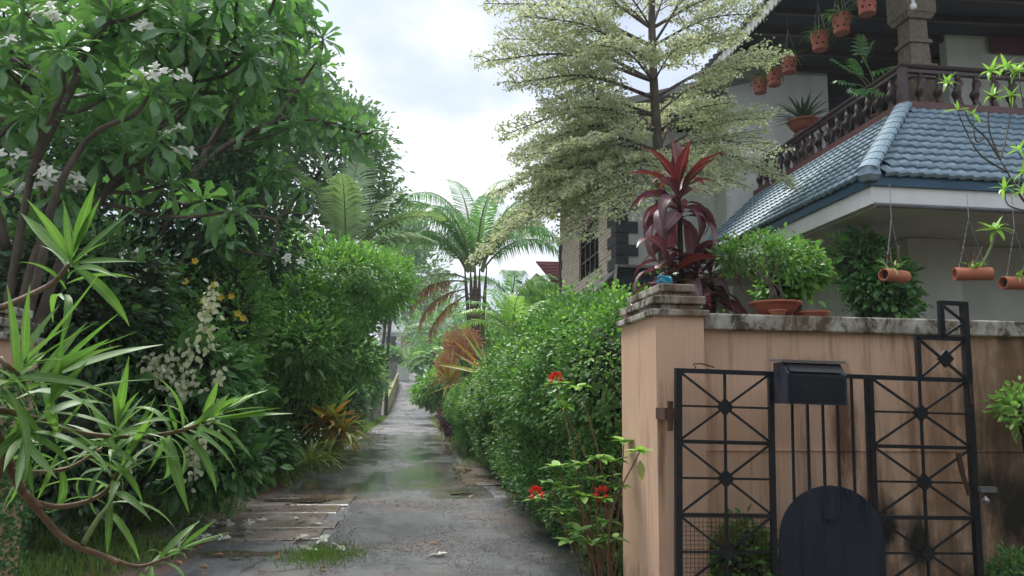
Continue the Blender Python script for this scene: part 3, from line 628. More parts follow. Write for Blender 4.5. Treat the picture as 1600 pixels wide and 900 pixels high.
obj('valance', mb, K['cream'], ur)
mb = MB()
for y in np.arange(8.95, 15.8, .24): mb.lathe([(.09, -.03), (.09, .06)], (UX-.05, y, UZ+.16), 8, sx=1.1)
obj('eave_tiles', mb, K['slate'], ur)
for y in np.arange(9.3, 15, .8): obj('rafter', MB().bar((UX+.05, y, UZ-.05), (14, y, UZ+.17), .09, .12), K['wood'], ur)
# rear wing seen past the tree
t2 = thing('rear_wing', 'pale flat-roofed rear wing with blue edge band behind the variegated tree', 'building', (6, 19, 0))
obj('wall', MB().box((5.0, 17.6, 0), (6.5, 21.5, 7.2)), K['cream'], t2)
obj('upper_block', MB().box((5.6, 19.6, 7.2), (6.5, 22, 9.3)), K['white'], t2)
obj('edge_band', MB().box((4.5, 17.0, 7.2), (6.51, 21.5, 7.5)), K['bluef'], t2)
obj('soffit', MB().box((4.55, 17.05, 7.1), (6.5, 21.5, 7.198)), K['cream'], t2)
obj('dark_window', MB().box((5.3, 17.54, 4.7), (6.4, 17.598, 6.3)), K['dark'], t2)
# bulb under the upper roof
t = thing('light_bulb', 'white bulb hanging above the carved column', 'bulb', tuple(at(1427, 8, Y=10.0)))
bl = LOC[t.name]; obj('globe', MB().lathe([(.005, -.075), (.032, -.066), (.046, -.04), (.048, -.012), (.036, .02), (.026, .035)], bl, 12), K['bulb'], t, True)
obj('holder', MB().lathe([(.022, .036), (.022, .1)], bl, 8).tube([(bl[0], bl[1], bl[2]+.1), (bl[0], bl[1], bl[2]+1.6)], .006, 4), K['white'], t)

# ================================================================== BRICK HOUSE behind
bh = thing('brick_clad_house', 'house with pale brick cladding, black quoins and slate boarded canopy', 'house', (6, 19, 0))
HX, HY = 4.28, 16.0
mb = MB(); ya, yb, za_, zb_ = 17.75, 20.0, 4.72, 6.1
mb.box((HX, HY+.02, 3.95), (HX+.2, ya, 7.6)); mb.box((HX, yb, 3.95), (HX+.2, 22.8, 7.6)); mb.box((HX, ya, 3.95), (HX+.2, yb, za_)); mb.box((HX, ya, zb_), (HX+.2, yb, 7.6)); obj('brick_wall', mb, K['brick'], bh)
obj('front_wall', MB().box((HX+.02, HY, 3.9), (7.2, HY+.019, 7.6)), K['cream'], bh)
obj('lower_wall', MB().box((HX+.25, HY+.8, 0), (9, 22.5, 3.9)), K['cream'], bh)
wn = obj('window', MB().box((HX+.12, ya, za_), (HX+.16, yb, zb_)), K['glass'], bh)
mb = MB()
for y in np.linspace(ya+.03, yb-.03, 5): mb.box((HX+.05, y-.035, za_), (HX+.118, y+.035, zb_))
for z in np.linspace(za_+.03, zb_-.03, 4): mb.box((HX+.06, ya, z-.022), (HX+.112, yb, z+.022))
obj('frame', mb, K['wood'], wn)
for k in range(9):
    z = 4.45+k*.26; a = .46 if k % 2 else .24
    obj('quoin_stone', MB().box((HX-.035, HY-.04, z), (HX+a, HY-.002, z+.245)).box((HX-.037, HY-.003, z), (HX-.002, HY+(.75 if k % 2 == 0 else .4), z+.245)), K['quoin'], bh)
    if k < 7: obj('quoin_stone', MB().box((HX-.035, 22.45+(.1 if k % 2 else 0), z), (HX-.002, 22.84, z+.245)), K['quoin'], bh)
cp = obj('canopy', MB().poly([(HX-.02, HY-.1, 4.42), (HX-.02, 22.8, 4.42), (HX-.62, 22.8, 3.8), (HX-.62, HY-.1, 3.8)], (0, 0, -.06)), K['grey'], bh)
for k in range(6): obj('slate_board', MB().poly([(HX-.05-.03*k, HY-.06-.11*k, 4.42-.115*k), (7.2, HY-.06-.11*k, 4.42-.115*k), (7.2, HY-.18-.11*k, 4.3-.115*k), (HX-.08-.03*k, HY-.18-.11*k, 4.3-.115*k)], (0, .02, .02)), K['slate'], cp)
obj('canopy_edge', MB().bar((HX-.04, HY-.07, 4.46), (HX-.3, HY-.8, 3.72), .06, .1).bar((HX-.04, HY-.07, 4.47), (7.2, HY-.07, 4.47), .05, .06), K['grey'], cp)
br = obj('roof', MB().poly([(3.1, 14.6, 7.3), (7.4, 14.6, 8.6), (7.4, 14.6, 8.75), (3.1, 14.6, 7.45)], (0, 9.9, 0)), K['grey'], bh)
obj('fascia', MB().box((3.02, 14.6, 7.22), (3.097, 24.5, 7.52)), K['white'], br)
# far house with red tiles
rh = thing('red_roofed_house', 'distant grey house with red clay tiled roof between palm and brick house', 'house', (7, 38, 0))
obj('wall', MB().poly([(5.6, 36, 0), (9, 36, 0), (9, 36, 7.3), (7.6, 36, 7.9), (6.2, 36, 7.2), (5.6, 36, 7.6)], (0, 6, 0)), K['moss'], rh)
r2 = obj('roof', MB().poly([(5.55, 35.9, 8.1), (8.6, 35.9, 8.15), (8.6, 35.2, 7.25), (6.3, 35.2, 6.95)], (0, .06, .06)), K['redtile'], rh)
for k in range(7):
    a = np.array([5.55+.107*k, 35.86-.1*k, 8.12-.165*k]); obj('tile_course', MB().bar(a, (8.62, 35.86-.1*k, 8.17-.13*k), .05, .05), K['redtile'], r2)
# far white house, low walls, poles at the end of the lane
fh = thing('white_house', 'small white flat-roofed house far up the lane', 'house', (-3.6, 118, 5))
x0, y0 = at(593, 520, Y=118)[0], 118
obj('wall', MB().box((x0, 118, 4.5), (x0+4.6, 126, 11.2)), K['white'], fh)
obj('roof_slab', MB().box((x0-.4, 117.2, 11.21), (x0+4.9, 126, 11.55)), K['white'], fh)
obj('parapet', MB().box((x0+.1, 117.8, 11.56), (x0+3.8, 126, 12.6)), K['white'], fh)
f = obj('window', MB().box((x0+1.0, 117.9, 8.9), (x0+2.6, 117.99, 10.7)), K['dark'], fh); obj('frame', MB().box((x0+1.75, 117.84, 8.9), (x0+1.85, 117.89, 10.7)), K['wood'], f)
obj('door_panel', MB().box((x0+3.3, 117.9, 8.2), (x0+4.2, 117.99, 10.6)), K['terra2'], fh)
tag(obj('roadside_wall', MB().poly([(-2.55, 63, .0), (-2.55, 100, 3.0), (-2.55, 100, 4.6), (-2.55, 63, 1.35)], (.25, 0, 0)), K['moss']), 'long yellowish mossy low wall at the far left of the lane', 'wall')
tag(obj('white_gatepost', MB().box((-2.6, 103, 3), (-1.0, 104.5, 5.75)).box((-2.7, 102.9, 5.751), (-.9, 104.6, 5.85)), K['white']), 'white masonry gate block at the top of the lane', 'gatepost')
tag(obj('house_compound_wall', MB().box((-9, 104, 3.5), (-2.7, 104.3, 6.0)).box((-9.02, 103.9, 6.001), (-2.7, 104.4, 6.12)), K['grey']), 'grey compound wall left of the white gate block', 'wall')
pl = thing('utility_pole', 'dark utility pole standing beside the far fence', 'pole', (-2.35, 62, 0))
obj('shaft', MB().tube([(-2.35, 62, 0), (-2.35, 62, 8.4)], [.15, .1], 8), K['barkd'], pl); obj('cross_arm', MB().bar((-3.0, 62, 8.0), (-1.7, 62, 8.0), .1, .1), K['barkd'], pl)
pl = thing('utility_pole', 'pale concrete utility pole under wires beyond the lane end', 'pole', (2.6, 112, 5))
obj('shaft', MB().tube([(2.6, 112, 4), (2.6, 112, 11)], [.2, .15], 8), K['grey'], pl)
mb = MB()
for k in range(5):
    q = np.linspace(0, 1, 12); z = 9.0+.55*k
    mb.tube(np.stack([-7+20*q, 112+q*2, z-1.4*4*q*(1-q)*.4], -1), .02, 4)
tag(obj('power_lines', mb, K['dark']), 'five thin power lines crossing above the lane end', 'power lines')
# fence of weathered posts on the left
fc = thing('roadside_fence', 'weathered grey post fence along the left of the lane', 'fence', (-2.75, 45, 0))
for k, y in enumerate(np.arange(26, 62, .8)):
    h = 1.35+.25*math.sin(k*2.3); x = -2.75+.05*math.sin(k*1.7)
    obj('fence_post', MB().tube([(x, y, -.1), (x+.03*math.sin(k), y, h)], [.085, .075], 6), K['grey'], fc)
for z in (.5, 1.05): obj('fence_rail', MB().bar((-2.72, 26, z), (-2.72, 61.5, z), .04, .07), K['grey'], fc)

# ================================================================== VEGETATION
def ell(P, c, r): return np.sum(((P-np.array(c))/np.array(r))**2, -1)
def crown(mb, lobes, n, per, spread, L, Wd, T=T4, shell=.3, droop=.15, upb=.45, cut=.62, zmin=None, jag=.12):
    """leaf clumps spread over and inside a set of ellipsoid lobes; clump by clump so that light and dark alternate"""
    A = np.array([(r[0]*r[1]+r[1]*r[2]+r[0]*r[2]) for _, r in lobes]); pick = RNG.choice(len(lobes), n, p=A/A.sum())
    C = np.array([l[0] for l in lobes], float)[pick]; Rr = np.array([l[1] for l in lobes], float)[pick]
    o = rdir(n); rad = 1-shell*RNG.random(n)**1.3+RNG.normal(size=n)*jag*.5
    P = C+o*Rr*rad[:, None]; keep = np.ones(n, bool)
    for i, (c, r) in enumerate(lobes): keep &= ~((pick != i) & (ell(P, c, r) < cut))
    if zmin is not None: keep &= P[:, 2] > zmin
    P, o = P[keep], nrm(o[keep]/Rr[keep]); n = len(P)
    tone = RNG.random(n)
    Q = np.repeat(P, per, 0)+RNG.normal(size=(n*per, 3))*spread; O = np.repeat(o, per, 0)
    d = nrm(nrm(Q-np.repeat(P-o*spread*1.2, per, 0))*.9+O*.25+rdir(n*per)*.45-np.array([0, 0, droop])); up = nrm(O*.55+np.array([0, 0, upb])+rdir(n*per)*.42)
    rn = np.clip(np.repeat(tone, per)*.7+RNG.random(n*per)*.3, 0, .999)
    s = RNG.uniform(.65, 1.2, n*per); leafy(mb, Q, d, up, L*s, Wd*s, T, rn)
def sublobes(c, r, k, f=(.35, .55), seed=0):
    """a lumpy crown: a main ellipsoid with smaller ones round its surface"""
    q = np.random.default_rng(seed); out = [(tuple(c), tuple(np.array(r)*.86))]
    for _ in range(k):
        o = nrm(q.normal(size=3)); o[2] = abs(o[2])*.9-.25; s = q.uniform(*f)
        out.append((tuple(np.array(c)+o*np.array(r)*(1-.55*s)), tuple(np.array(r)*s)))
    return out
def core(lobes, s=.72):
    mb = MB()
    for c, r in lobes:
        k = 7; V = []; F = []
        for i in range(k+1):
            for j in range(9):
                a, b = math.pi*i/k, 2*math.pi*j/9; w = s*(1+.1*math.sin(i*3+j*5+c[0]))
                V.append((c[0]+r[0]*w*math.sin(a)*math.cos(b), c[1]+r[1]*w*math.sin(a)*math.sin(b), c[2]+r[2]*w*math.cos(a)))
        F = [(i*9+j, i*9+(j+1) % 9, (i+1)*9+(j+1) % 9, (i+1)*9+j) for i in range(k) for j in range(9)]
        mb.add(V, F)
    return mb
def bush(name, label, cat, base, lobes, mat, n, per, spread, L, Wd, T=T4, group=None, trunk=True, inner=True, bark='barkd', core_s=.7, stems=4, **k):
    t = thing(name, label, cat, base, group); mb = MB(); crown(mb, lobes, n, per, spread, L, Wd, T, **k)
    if inner: crown(mb, [(c_, tuple(np.array(r_)*.84)) for c_, r_ in lobes], n//3, 7, spread*1.3, L*1.9, Wd*1.9, T, shell=.3, zmin=k.get('zmin'))
    obj('foliage', mb, G[mat], t)
    if inner: obj('dark_fill', core(lobes, core_s), K['core'], t)  # added solid dark lumps that keep the bush from showing through
    if trunk:
        for i in range(stems):
            c, r = lobes[(i*7) % len(lobes)]; b = np.array(base)+np.array([.12*math.cos(i*2.4), .12*math.sin(i*2.4), -.05]); e = np.array(c)
            rr = .012+.008*np.linalg.norm(e-b)
            obj('stem', MB().tube(curve([b, (b*.6+e*.4)+np.array([.1*math.sin(i*3), .1*math.cos(i*3), .12]), e], 5), [rr, rr*.4], 6), K[bark], t)
    return t
# ---- clipped hedges on the right of the lane
def shoots(t, lob, h, n):
    mb = MB(); crown(mb, lob, n, 12, .05, .05, .03, shell=.06, cut=.85, zmin=h*.66, jag=.2); obj('young_shoots', mb, G['lime'], t)
def hedge(label, x0, x1, y0, y1, h, n, per, L, mat='hedge', seed=0):
    q = np.random.default_rng(seed); lob = []
    for y in np.arange(y0+.5, y1-.2, .75):
        for z in (h*.32, h*.72):
            cx_ = (x0+x1)/2+q.normal()*.05-(.12 if z > h*.5 else 0); ed = min(1, .62+.5*min(y-y0, y1-y)); wr = (x1-x0)/2*(1.0 if z > h*.5 else .8)*q.uniform(.92, 1.12)*ed
            lob.append(((cx_, y, z+q.normal()*.06-(1-ed)*.5), (wr, .66, h*.31*q.uniform(.92, 1.08))))
    t = bush('hedge', label, 'hedge', ((x0+x1)/2, (y0+y1)/2, 0), lob, mat, n, per, .045, L, L*.62, shell=.16, droop=.0, upb=.5, cut=.8, jag=.16, core_s=.6, zmin=.1, stems=6); shoots(t, lob, h, n//5); return t
hedge('large bright green clipped hedge next to the peach gate pillar', 1.2, 3.1, 6.45, 12.9, 2.6, 8200, 20, .052, seed=1)
hedge('second clipped hedge down the lane, behind the near one', 1.3, 2.6, 13.2, 20.3, 2.15, 3600, 18, .07, seed=2)
hedge('darker clipped hedge furthest down the right of the lane', 1.2, 2.3, 20.5, 26.5, 1.9, 1900, 16, .085, 'citrus', seed=3)
tag(obj('hedge_kerb', MB().box((1.62, 13.5, -.05), (1.85, 13.75, .42)), K['grey']), 'short concrete marker stub at the gap between the hedges', 'marker')

# ---- red-flowered ixora by the pillar: whorls of single leaves on thin stems
def strip(L, Wd, n=6, droop=.5, fold=.18, prof=None, wave=0):
    """one long leaf: curved down along its length, folded at the midrib. local x = along, z = up"""
    prof = prof or [.25, .75, 1, .95, .7, .4, .03]; V = []; x = z = 0; a = 0; seg = L/n
    for i in range(n+1):
        w = np.interp(i/n, np.linspace(0, 1, len(prof)), prof)*Wd/2; nx, nz = -math.sin(a), math.cos(a)
        wv = wave*math.sin(i*2.3)*Wd
        V += [(x+nx*fold*w, w, z+nz*fold*w+wv), (x, 0, z), (x+nx*fold*w, -w, z+nz*fold*w-wv)]
        a -= droop/n; x += seg*math.cos(a); z += seg*math.sin(a)
    F = [(i*3+j, i*3+j+1, i*3+j+4, i*3+j+3) for i in range(n) for j in (0, 1)]
    return np.array(V), F
def strip_mesh(name, mat, **k):
    v, f = strip(**k); mb = MB(); mb.add(v, f, random.random()); me = mb.mesh(name); me.materials.append(mat)
    a_ = me.attributes.new('rib', 'FLOAT', 'POINT'); a_.data.foreach_set('value', [1. if i % 3 == 1 else 0. for i in range(len(v))])
    me.polygons.foreach_set('use_smooth', [True]*len(f)); return me
IXL = [strip_mesh('ixora_leaf', G['lime' if i < 2 else 'shrub'], L=.13, Wd=.058, n=4, droop=d, prof=[.2, .9, 1, .7, .05]) for i, d in enumerate((.3, .7, .5))]
ixora = thing('ixora_shrub', 'straggly shrub with red flower heads at the foot of the pillar', 'shrub', (1.42, 5.75, 0))
def flowerhead(p, r=.05, n=36):
    mb = MB(); o = rdir(n, .8); leafy(mb, np.array(p)+o*r*.55, o, rdir(n), r*.9, r*.5, T4); return mb
IXW = [(868, 600, 6.2, 1), (905, 605, 6.2, 0), (880, 635, 6.2, 0), (870, 730, 6.0, 0), (905, 725, 6.0, 0), (935, 715, 5.9, 0), (960, 720, 5.85, 0), (925, 750, 5.9, 0), (955, 745, 5.9, 0), (890, 765, 5.9, 0), (910, 775, 5.85, 0), (940, 780, 5.8, 1), (965, 760, 5.8, 0), (838, 780, 6.0, 1), (880, 800, 5.9, 0), (905, 830, 5.8, 0), (945, 815, 5.8, 0), (1000, 705, 4.86, 0), (860, 755, 6.0, 0), (975, 690, 5.9, 0), (925, 850, 5.8, 0), (890, 845, 5.85, 0), (960, 840, 5.8, 0)]
ib = np.array([1.42, 5.75, 0])
for k, (px, py, Y, fl) in enumerate(IXW):
    Y = Y-.3 if Y > 5 else Y; p = at(px, py, Y=Y)
    mid = ib*.45+p*.55+np.array([.1*math.sin(k), -.05, .1])
    obj('twig', MB().tube(curve([ib+np.array([.05*math.sin(k*2), .05*math.cos(k*2), 0]), mid, p], 5), [.010, .004], 5), K['stem'], ixora)
    for j in range(9):
        a = j*2.4+k; el = .1+.5*random.random(); d = np.array([math.cos(a)*math.cos(el), math.sin(a)*math.cos(el), math.sin(el)])
        s = random.uniform(.75, 1.25); inst('leaf', random.choice(IXL), ixora, frame(d, (0, 0, 1), p-d*.01) @ Matrix.Scale(s, 4), ixora)
    if fl: obj('flower_head', flowerhead(p+np.array([0, 0, .035])), G['rflower'], ixora)
inst('leaf', strip_mesh('leaf', G['yellow'], L=.13, Wd=.05, n=4, droop=.4), ixora, frame((.1, -.2, -1), (0, -1, 0), at(1000, 720, Y=4.85)), ixora)

# ---- foreground shrub with long narrow leaves (single leaves as parts)
fs = thing('narrow_leaved_shrub', 'foreground shrub with long narrow leaves on brown stems, partly covering the left pillar', 'shrub', (-1.5, 2.6, 0))
FL = []
for i in range(10):
    FL.append(strip_mesh('narrow_leaf', G['shrub'], L=1, Wd=.092+.016*(i % 3), n=8, droop=(-.2, .1, .35, .6, .9, 1.2, 1.7, 2.3, .2, .7)[i], fold=.28, prof=[.22, .55, .85, 1, .95, .8, .55, .28, .03]))
ST = [[(0, 482, 2.5), (45, 462, 2.55), (85, 440, 2.6), (108, 412, 2.6)],
      [(8, 705, 2.45), (30, 760, 2.5), (62, 800, 2.55), (105, 845, 2.6), (165, 870, 2.65), (185, 880, 2.65)],
      [(38, 770, 2.5), (65, 795, 2.52)],
      [(45, 782, 2.52), (90, 792, 2.6), (140, 782, 2.7), (172, 760, 2.75), (190, 725, 2.75)],
      [(20, 735, 2.45), (60, 738, 2.6), (110, 730, 2.7), (160, 700, 2.75)],
      [(0, 640, 2.4), (60, 655, 2.55), (120, 675, 2.65), (180, 682, 2.7), (240, 680, 2.75), (285, 672, 2.75), (330, 655, 2.75)],
      [(130, 850, 2.62), (150, 815, 2.65), (172, 785, 2.7), (182, 755, 2.72)],
      [(0, 560, 2.3), (15, 575, 2.3), (30, 585, 2.35)], [(165, 870, 2.65), (215, 885, 2.68), (260, 872, 2.72)],
      [(8, 705, 2.45), (-20, 640, 2.4), (-60, 560, 2.4), (-90, 500, 2.4)], [(-20, 640, 2.4), (0, 640, 2.4)], [(-90, 500, 2.4), (-40, 490, 2.45), (0, 482, 2.5)], [(8, 705, 2.45), (-60, 900, 2.45), (-130, 1300, 2.5), (-160, 1500, 2.6)]]
for k, s in enumerate(ST):
    rr = (.011, .013, .012, .010, .009, .010, .009, .009, .008, .012, .01, .01, .018)[k]
    obj('stem', MB().tube(curve([at(*q[:2], Y=q[2]) for q in s], 6), [rr, rr*.6], 7), K['stem'] if k not in (6,) else K['gstem'], fs, True)
# whorls: centre px, Y, axis (image right, up, towards viewer), leaves, length, spread
WH = [((112, 408, 2.6), (.25, .95, .1), 11, .25, .8), ((300, 665, 2.75), (.9, .4, .1), 22, .27, 1.1), ((335, 652, 2.75), (.9, .45, .2), 9, .24, .7),
      ((180, 683, 2.7), (.3, .8, .3), 18, .24, 1.1), ((186, 740, 2.74), (.35, .9, .1), 16, .26, 1.0), ((25, 585, 2.34), (.7, .55, .3), 20, .33, .9),
      ((60, 600, 2.5), (.8, .5, .1), 14, .32, .8), ((262, 870, 2.72), (.8, .5, .2), 13, .22, .9), ((90, 690, 2.6), (.3, .5, .5), 13, .26, 1.1), ((35, 680, 2.45), (.4, -.2, .5), 11, .26, 1.2), ((70, 640, 2.5), (.6, .6, .1), 10, .27, 1.0)]
for k, ((px, py, Y), ax, n, L, sp) in enumerate(WH):
    p = at(px, py, Y=Y); A = nrm(_r*ax[0]+_u*ax[1]-_f*ax[2]); b1 = nrm(np.cross(A, (0, 1., .2))); b2 = np.cross(A, b1)
    for j in range(n):
        a = j*2.399+k; u = (j+.5)/n; th = .25+sp*1.15*u+random.gauss(0, .2); a += random.gauss(0, .35)
        d = A*math.cos(th)+(b1*math.cos(a)+b2*math.sin(a))*math.sin(th); d[2] -= .12*u; d = nrm(d)
        up = np.array([0, 0, 1.])+A*.6-d*.2
        m = frame(d, up, p+A*(.2*(1-u)-.14)) @ Matrix.Rotation(random.gauss(0, .35), 4, 'X') @ Matrix.Scale(L*random.uniform(.65, 1.12), 4)
        i = min(7, max(0, int(1+u*6.5+random.gauss(0, 1.0)))); inst('leaf', FL[i], fs, m, fs)
# hand-set upright leaves of the top whorl
for (px, py, q, i) in [(205, 322, 2.5, 1), (24, 316, 2.65, 2), (98, 316, 2.6, 1), (205, 395, 2.55, 2), (230, 490, 2.6, 5)]:
    p = at(112, 412, Y=2.6); e = at(px, py, Y=q); L = np.linalg.norm(e-p)
    inst('leaf', FL[i], fs, frame(e-p, _u*.4-_f+np.array([0, 0, .5]), p) @ Matrix.Scale(L*1.02, 4), fs)

# ---- creeper on the left pillar
mb = MB(); p = []
for k in range(5200):
    z = random.random()**.8*1.75; p.append((-2.585+random.gauss(0, .03)-abs(random.gauss(0, .05)), 4.985-abs(random.gauss(0, .015)), z) if random.random() < .6 else (-2.565+abs(random.gauss(0, .02)), random.uniform(5, 5.6), z))
p = np.array(p); leafy(mb, p, rdir(len(p)), np.tile((.4, -1., .3), (len(p), 1))+.4*rdir(len(p)), .032, .026, T4)
tag(obj('creeping_fig', mb, G['mus']), 'small-leaved creeper clinging to the edge of the left gate pillar', 'creeper')

# ---- frangipani with fiddle-shaped leaves (upper left)
FID = [.10, .14, .2, .28, .34, .36, .42, .62, .95, .8, .45, .03]
def rosette_mesh(seed, n=19, L=.36):
    q = random.Random(seed); mb = MB()
    for j in range(n):
        u = (j+.5)/n; a = j*2.399; el = 1.25-1.75*u+q.gauss(0, .1)
        v, f = strip(L*q.uniform(.75, 1.1)*(.65+.45*u), .12, 9, .35+.9*u+q.gauss(0, .15), .22, FID, .03)
        m = frame((math.cos(a)*math.cos(el), math.sin(a)*math.cos(el), math.sin(el)), (0, 0, 1.), (0, 0, .05*(1-u)))
        mm = np.array(m); v = v@mm[:3, :3].T+mm[:3, 3]; mb.add(v, f, min(.999, .15+.75*(1-u)*q.random()+.1*q.random()))
    me = mb.mesh('leaf_rosette'); me.materials.append(G['plum']); return me
ROS = [rosette_mesh(i) for i in range(5)]
def flower_mesh(seed, r=.048):
    q = random.Random(seed); mb = MB(); V = [(0, 0, .004)]; F = []
    for k in range(5):
        a = k*1.2566+q.random()*.25; d = np.array([math.cos(a), math.sin(a), 0]); s = np.array([-d[1], d[0], 0]); z = q.uniform(0, .02); b = len(V)
        V += [d*r*.55+s*r*.36+[0, 0, .012+z], d*r*1.25+s*r*.14+[0, 0, z], d*r*1.2-s*r*.17+[0, 0, z], d*r*.55-s*r*.36+[0, 0, .01]]
        F.append((0, b, b+1, b+2, b+3))
    mb.add(V, F, q.random()); me = mb.mesh('flower'); me.materials.append(G['white']); return me
FF = [flower_mesh(i) for i in range(4)]
def frangipani(name, label, base, limbs, ros, flowers, scale=1.0, group=None, seedlist=ROS):
    t = thing(name, label, 'tree', base, group); sk = []
    for pts, r0 in limbs:
        c = curve(pts, 6); obj('limb', MB().tube(c, [r0, r0*.45], 8), K['bark'], t, True); sk.append(c)
    sk = np.concatenate(sk)
    for k, p in enumerate(ros):
        d = np.linalg.norm(sk-p, axis=1)+np.where(sk[:, 2] > p[2]-.1, 1.0, 0); q = sk[np.argmin(d)]
        if np.linalg.norm(p-q) > .06:
            mid = q*.45+p*.55+np.array([0, 0, -.08*np.linalg.norm(p-q)]); obj('twig', MB().tube(curve([q, mid, p], 4), [.022, .013], 5), K['bark'], t)
        ax = nrm((p-q)*.5/max(.1, np.linalg.norm(p-q))+np.array([random.gauss(0, .25), random.gauss(0, .25)-.15, .75])); b = frame(np.cross((0, 1., 0), ax), ax, p)
        inst('leaf_rosette', random.choice(seedlist), t, b @ Matrix.Rotation(random.uniform(0, 6.3), 4, 'Z') @ Matrix.Scale(scale*random.uniform(.85, 1.2), 4), t)
    for k, p in enumerate(flowers): 
        for j in range((6, 3, 4)[k % 3]):
            o_ = np.array([random.gauss(0, .06), random.gauss(0, .06), random.gauss(0, .025)]); n_ = nrm(np.array([o_[0]*7, o_[1]*7-.8, .7+random.gauss(0, .3)]))
            inst('flower', FF[j % 4], t, frame(np.cross((0, .6, 1.), n_), n_, p+o_) @ Matrix.Rotation(random.uniform(0, 6), 4, 'Z') @ Matrix.Scale(scale*random.uniform(.9, 1.25), 4), t)
    return t
def U(px, py, Y): return at(px, py, Y=Y)
b0 = np.array([-3.25, 6.3, 0])
limbs = [([b0, b0+[.05, 0, 1.2], U(20, 430, 6.3), U(55, 250, 6.2), U(100, 140, 6.0)], .045),
         ([b0+[.03, 0, 1.0], U(45, 430, 6.3), U(70, 350, 6.4), U(58, 220, 6.6), U(60, 120, 6.8)], .036),
         ([b0+[.05, 0, .9], U(60, 430, 6.2), U(85, 310, 6.1), U(140, 215, 6.1), U(210, 180, 6.0)], .038),
         ([b0+[.08, 0, .8], U(90, 420, 6.4), U(165, 300, 6.6), U(240, 205, 6.8), U(300, 130, 7)], .04),
         ([U(165, 300, 6.6), U(230, 260, 6.9), U(330, 225, 7.2)], .03), ([U(10, 390, 6.3), U(-20, 250, 6.3), U(20, 190, 6.4)], .04),
         ([U(240, 205, 6.8), U(330, 120, 7.2), U(400, 60, 7.4)], .035), ([U(55, 250, 6.2), U(150, 60, 6.6), U(200, -60, 6.8)], .04)]
ros = [U(100, 85, 5.9), U(232, 150, 6.0), U(245, 230, 6.3), U(300, 165, 6.6), U(385, 70, 7.0), U(395, 130, 7.2), U(340, 40, 7.2), U(60, 180, 6.2), U(160, 250, 6.5), U(260, 290, 6.8), U(100, 310, 6.4), U(430, 40, 7.6), U(230, 15, 6.6), U(310, 100, 6.8), U(40, 20, 6.3), U(365, 330, 7.2)]
q = np.random.default_rng(11)
for _ in range(120):
    x, y = q.uniform(-60, 440), q.uniform(-90, 340)
    if y > 170+.35*(x) and q.random() < .75: continue
    if x > 330 and y > 170: continue
    ros.append(U(x, y, q.uniform(6.4, 8.6)))
fl = [U(92, 22, 5.85), U(75, 18, 5.9), U(225, 118, 5.95), U(260, 115, 6.0), U(20, 65, 6.0), U(320, 80, 6.7), U(222, 46, 6.4), U(275, 205, 6.4), U(28, 250, 6.2), U(90, 282, 6.2), U(115, 288, 6.2), U(390, 12, 7.1), U(310, 30, 6.9), U(275, 240, 6.7), U(350, 110, 7.2), U(45, 290, 6.4)]
frangipani('frangipani_tree', 'near frangipani with white flowers and fiddle-shaped leaves behind the left pillar', b0, limbs, ros, fl)
b1 = np.array([-4.2, 11.0, 0])
limbs = [([b1, b1+[.2, 0, 2.2], U(300, 280, 11), U(430, 190, 11), U(500, 190, 11), U(575, 210, 11)], .06), ([U(300, 280, 11), U(400, 100, 11.2), U(470, 20, 11.4)], .06),
         ([U(430, 190, 11), U(470, 130, 11), U(500, 90, 11)], .035), ([b1+[.2, 0, 2.0], U(310, 370, 11), U(350, 340, 10.8), U(430, 345, 10.8), U(425, 400, 10.8)], .04)]
ros = [U(500, 110, 11), U(470, 40, 11.2), U(505, 65, 11.3), U(585, 205, 11), U(555, 225, 10.9), U(540, 195, 11.2), U(510, 200, 11), U(480, 160, 11), U(450, 120, 11.3), U(430, 60, 11.3), U(460, -10, 11.5), U(420, -10, 11.3), U(450, 200, 10.8), U(360, 350, 10.8), U(410, 290, 10.8), U(470, 300, 10.9), U(355, 380, 10.6), U(430, 270, 11), U(400, 200, 11)]
for _ in range(34): ros.append(U(q.uniform(330, 480), q.uniform(-60, 230), q.uniform(10.8, 12.5)))
frangipani('frangipani_tree', 'farther frangipani whose leaf whorls stand out against the sky left of centre', b1, limbs, ros, [U(425, 95, 10.8), U(465, 405, 10.4)], 1.15)
# ---- dense dark tree behind the frangipani, and more trees on the left
def tree(name, label, base, top, lobes, mat, n, per, spread, L, Wd, tr=.16, T=T4, bark='barkd', group=None, inner=True, **k):
    t = thing(name, label, 'tree', base, group); base = np.array(base, float)
    tk = obj('trunk', MB().tube(curve([base-[0, 0, .1], (base+np.array(top))/2+[.1, 0, 0], top], 6), [tr, tr*.6], 9), K[bark], t, True)
    for c, r in lobes[1:9]: obj('limb', MB().tube(curve([top, (np.array(top)+c)/2+[0, 0, .1], c], 4), [tr*.45, tr*.12], 6), K[bark], tk)
    mb = MB(); crown(mb, lobes, n, per, spread, L, Wd, T, **k)
    if inner: crown(mb, [(c, tuple(np.array(r)*.75)) for c, r in lobes], n//3, 6, spread*1.5, L*2.2, Wd*2.2, T, shell=.5)
    obj('crown', mb, G[mat], t); return t
c = U(265, 330, 12.5)
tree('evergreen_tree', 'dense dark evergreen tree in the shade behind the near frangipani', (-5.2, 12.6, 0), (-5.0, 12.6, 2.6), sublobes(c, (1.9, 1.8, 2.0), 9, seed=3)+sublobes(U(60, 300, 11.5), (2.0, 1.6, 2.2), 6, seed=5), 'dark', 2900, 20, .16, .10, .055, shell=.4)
tree('evergreen_tree', 'tall blue-green tree rising behind the coconut palm', (-5.2, 27, 0), (-4.8, 27, 7), sublobes(U(520, 260, 27), (2.5, 2.2, 2.5), 9, seed=6)+sublobes(U(400, 180, 26), (3.4, 2.6, 3.6), 9, seed=8)+sublobes(U(560, 330, 27), (1.4, 1.4, 1.3), 5, seed=9), 'far', 2300, 16, .28, .2, .11, shell=.45)
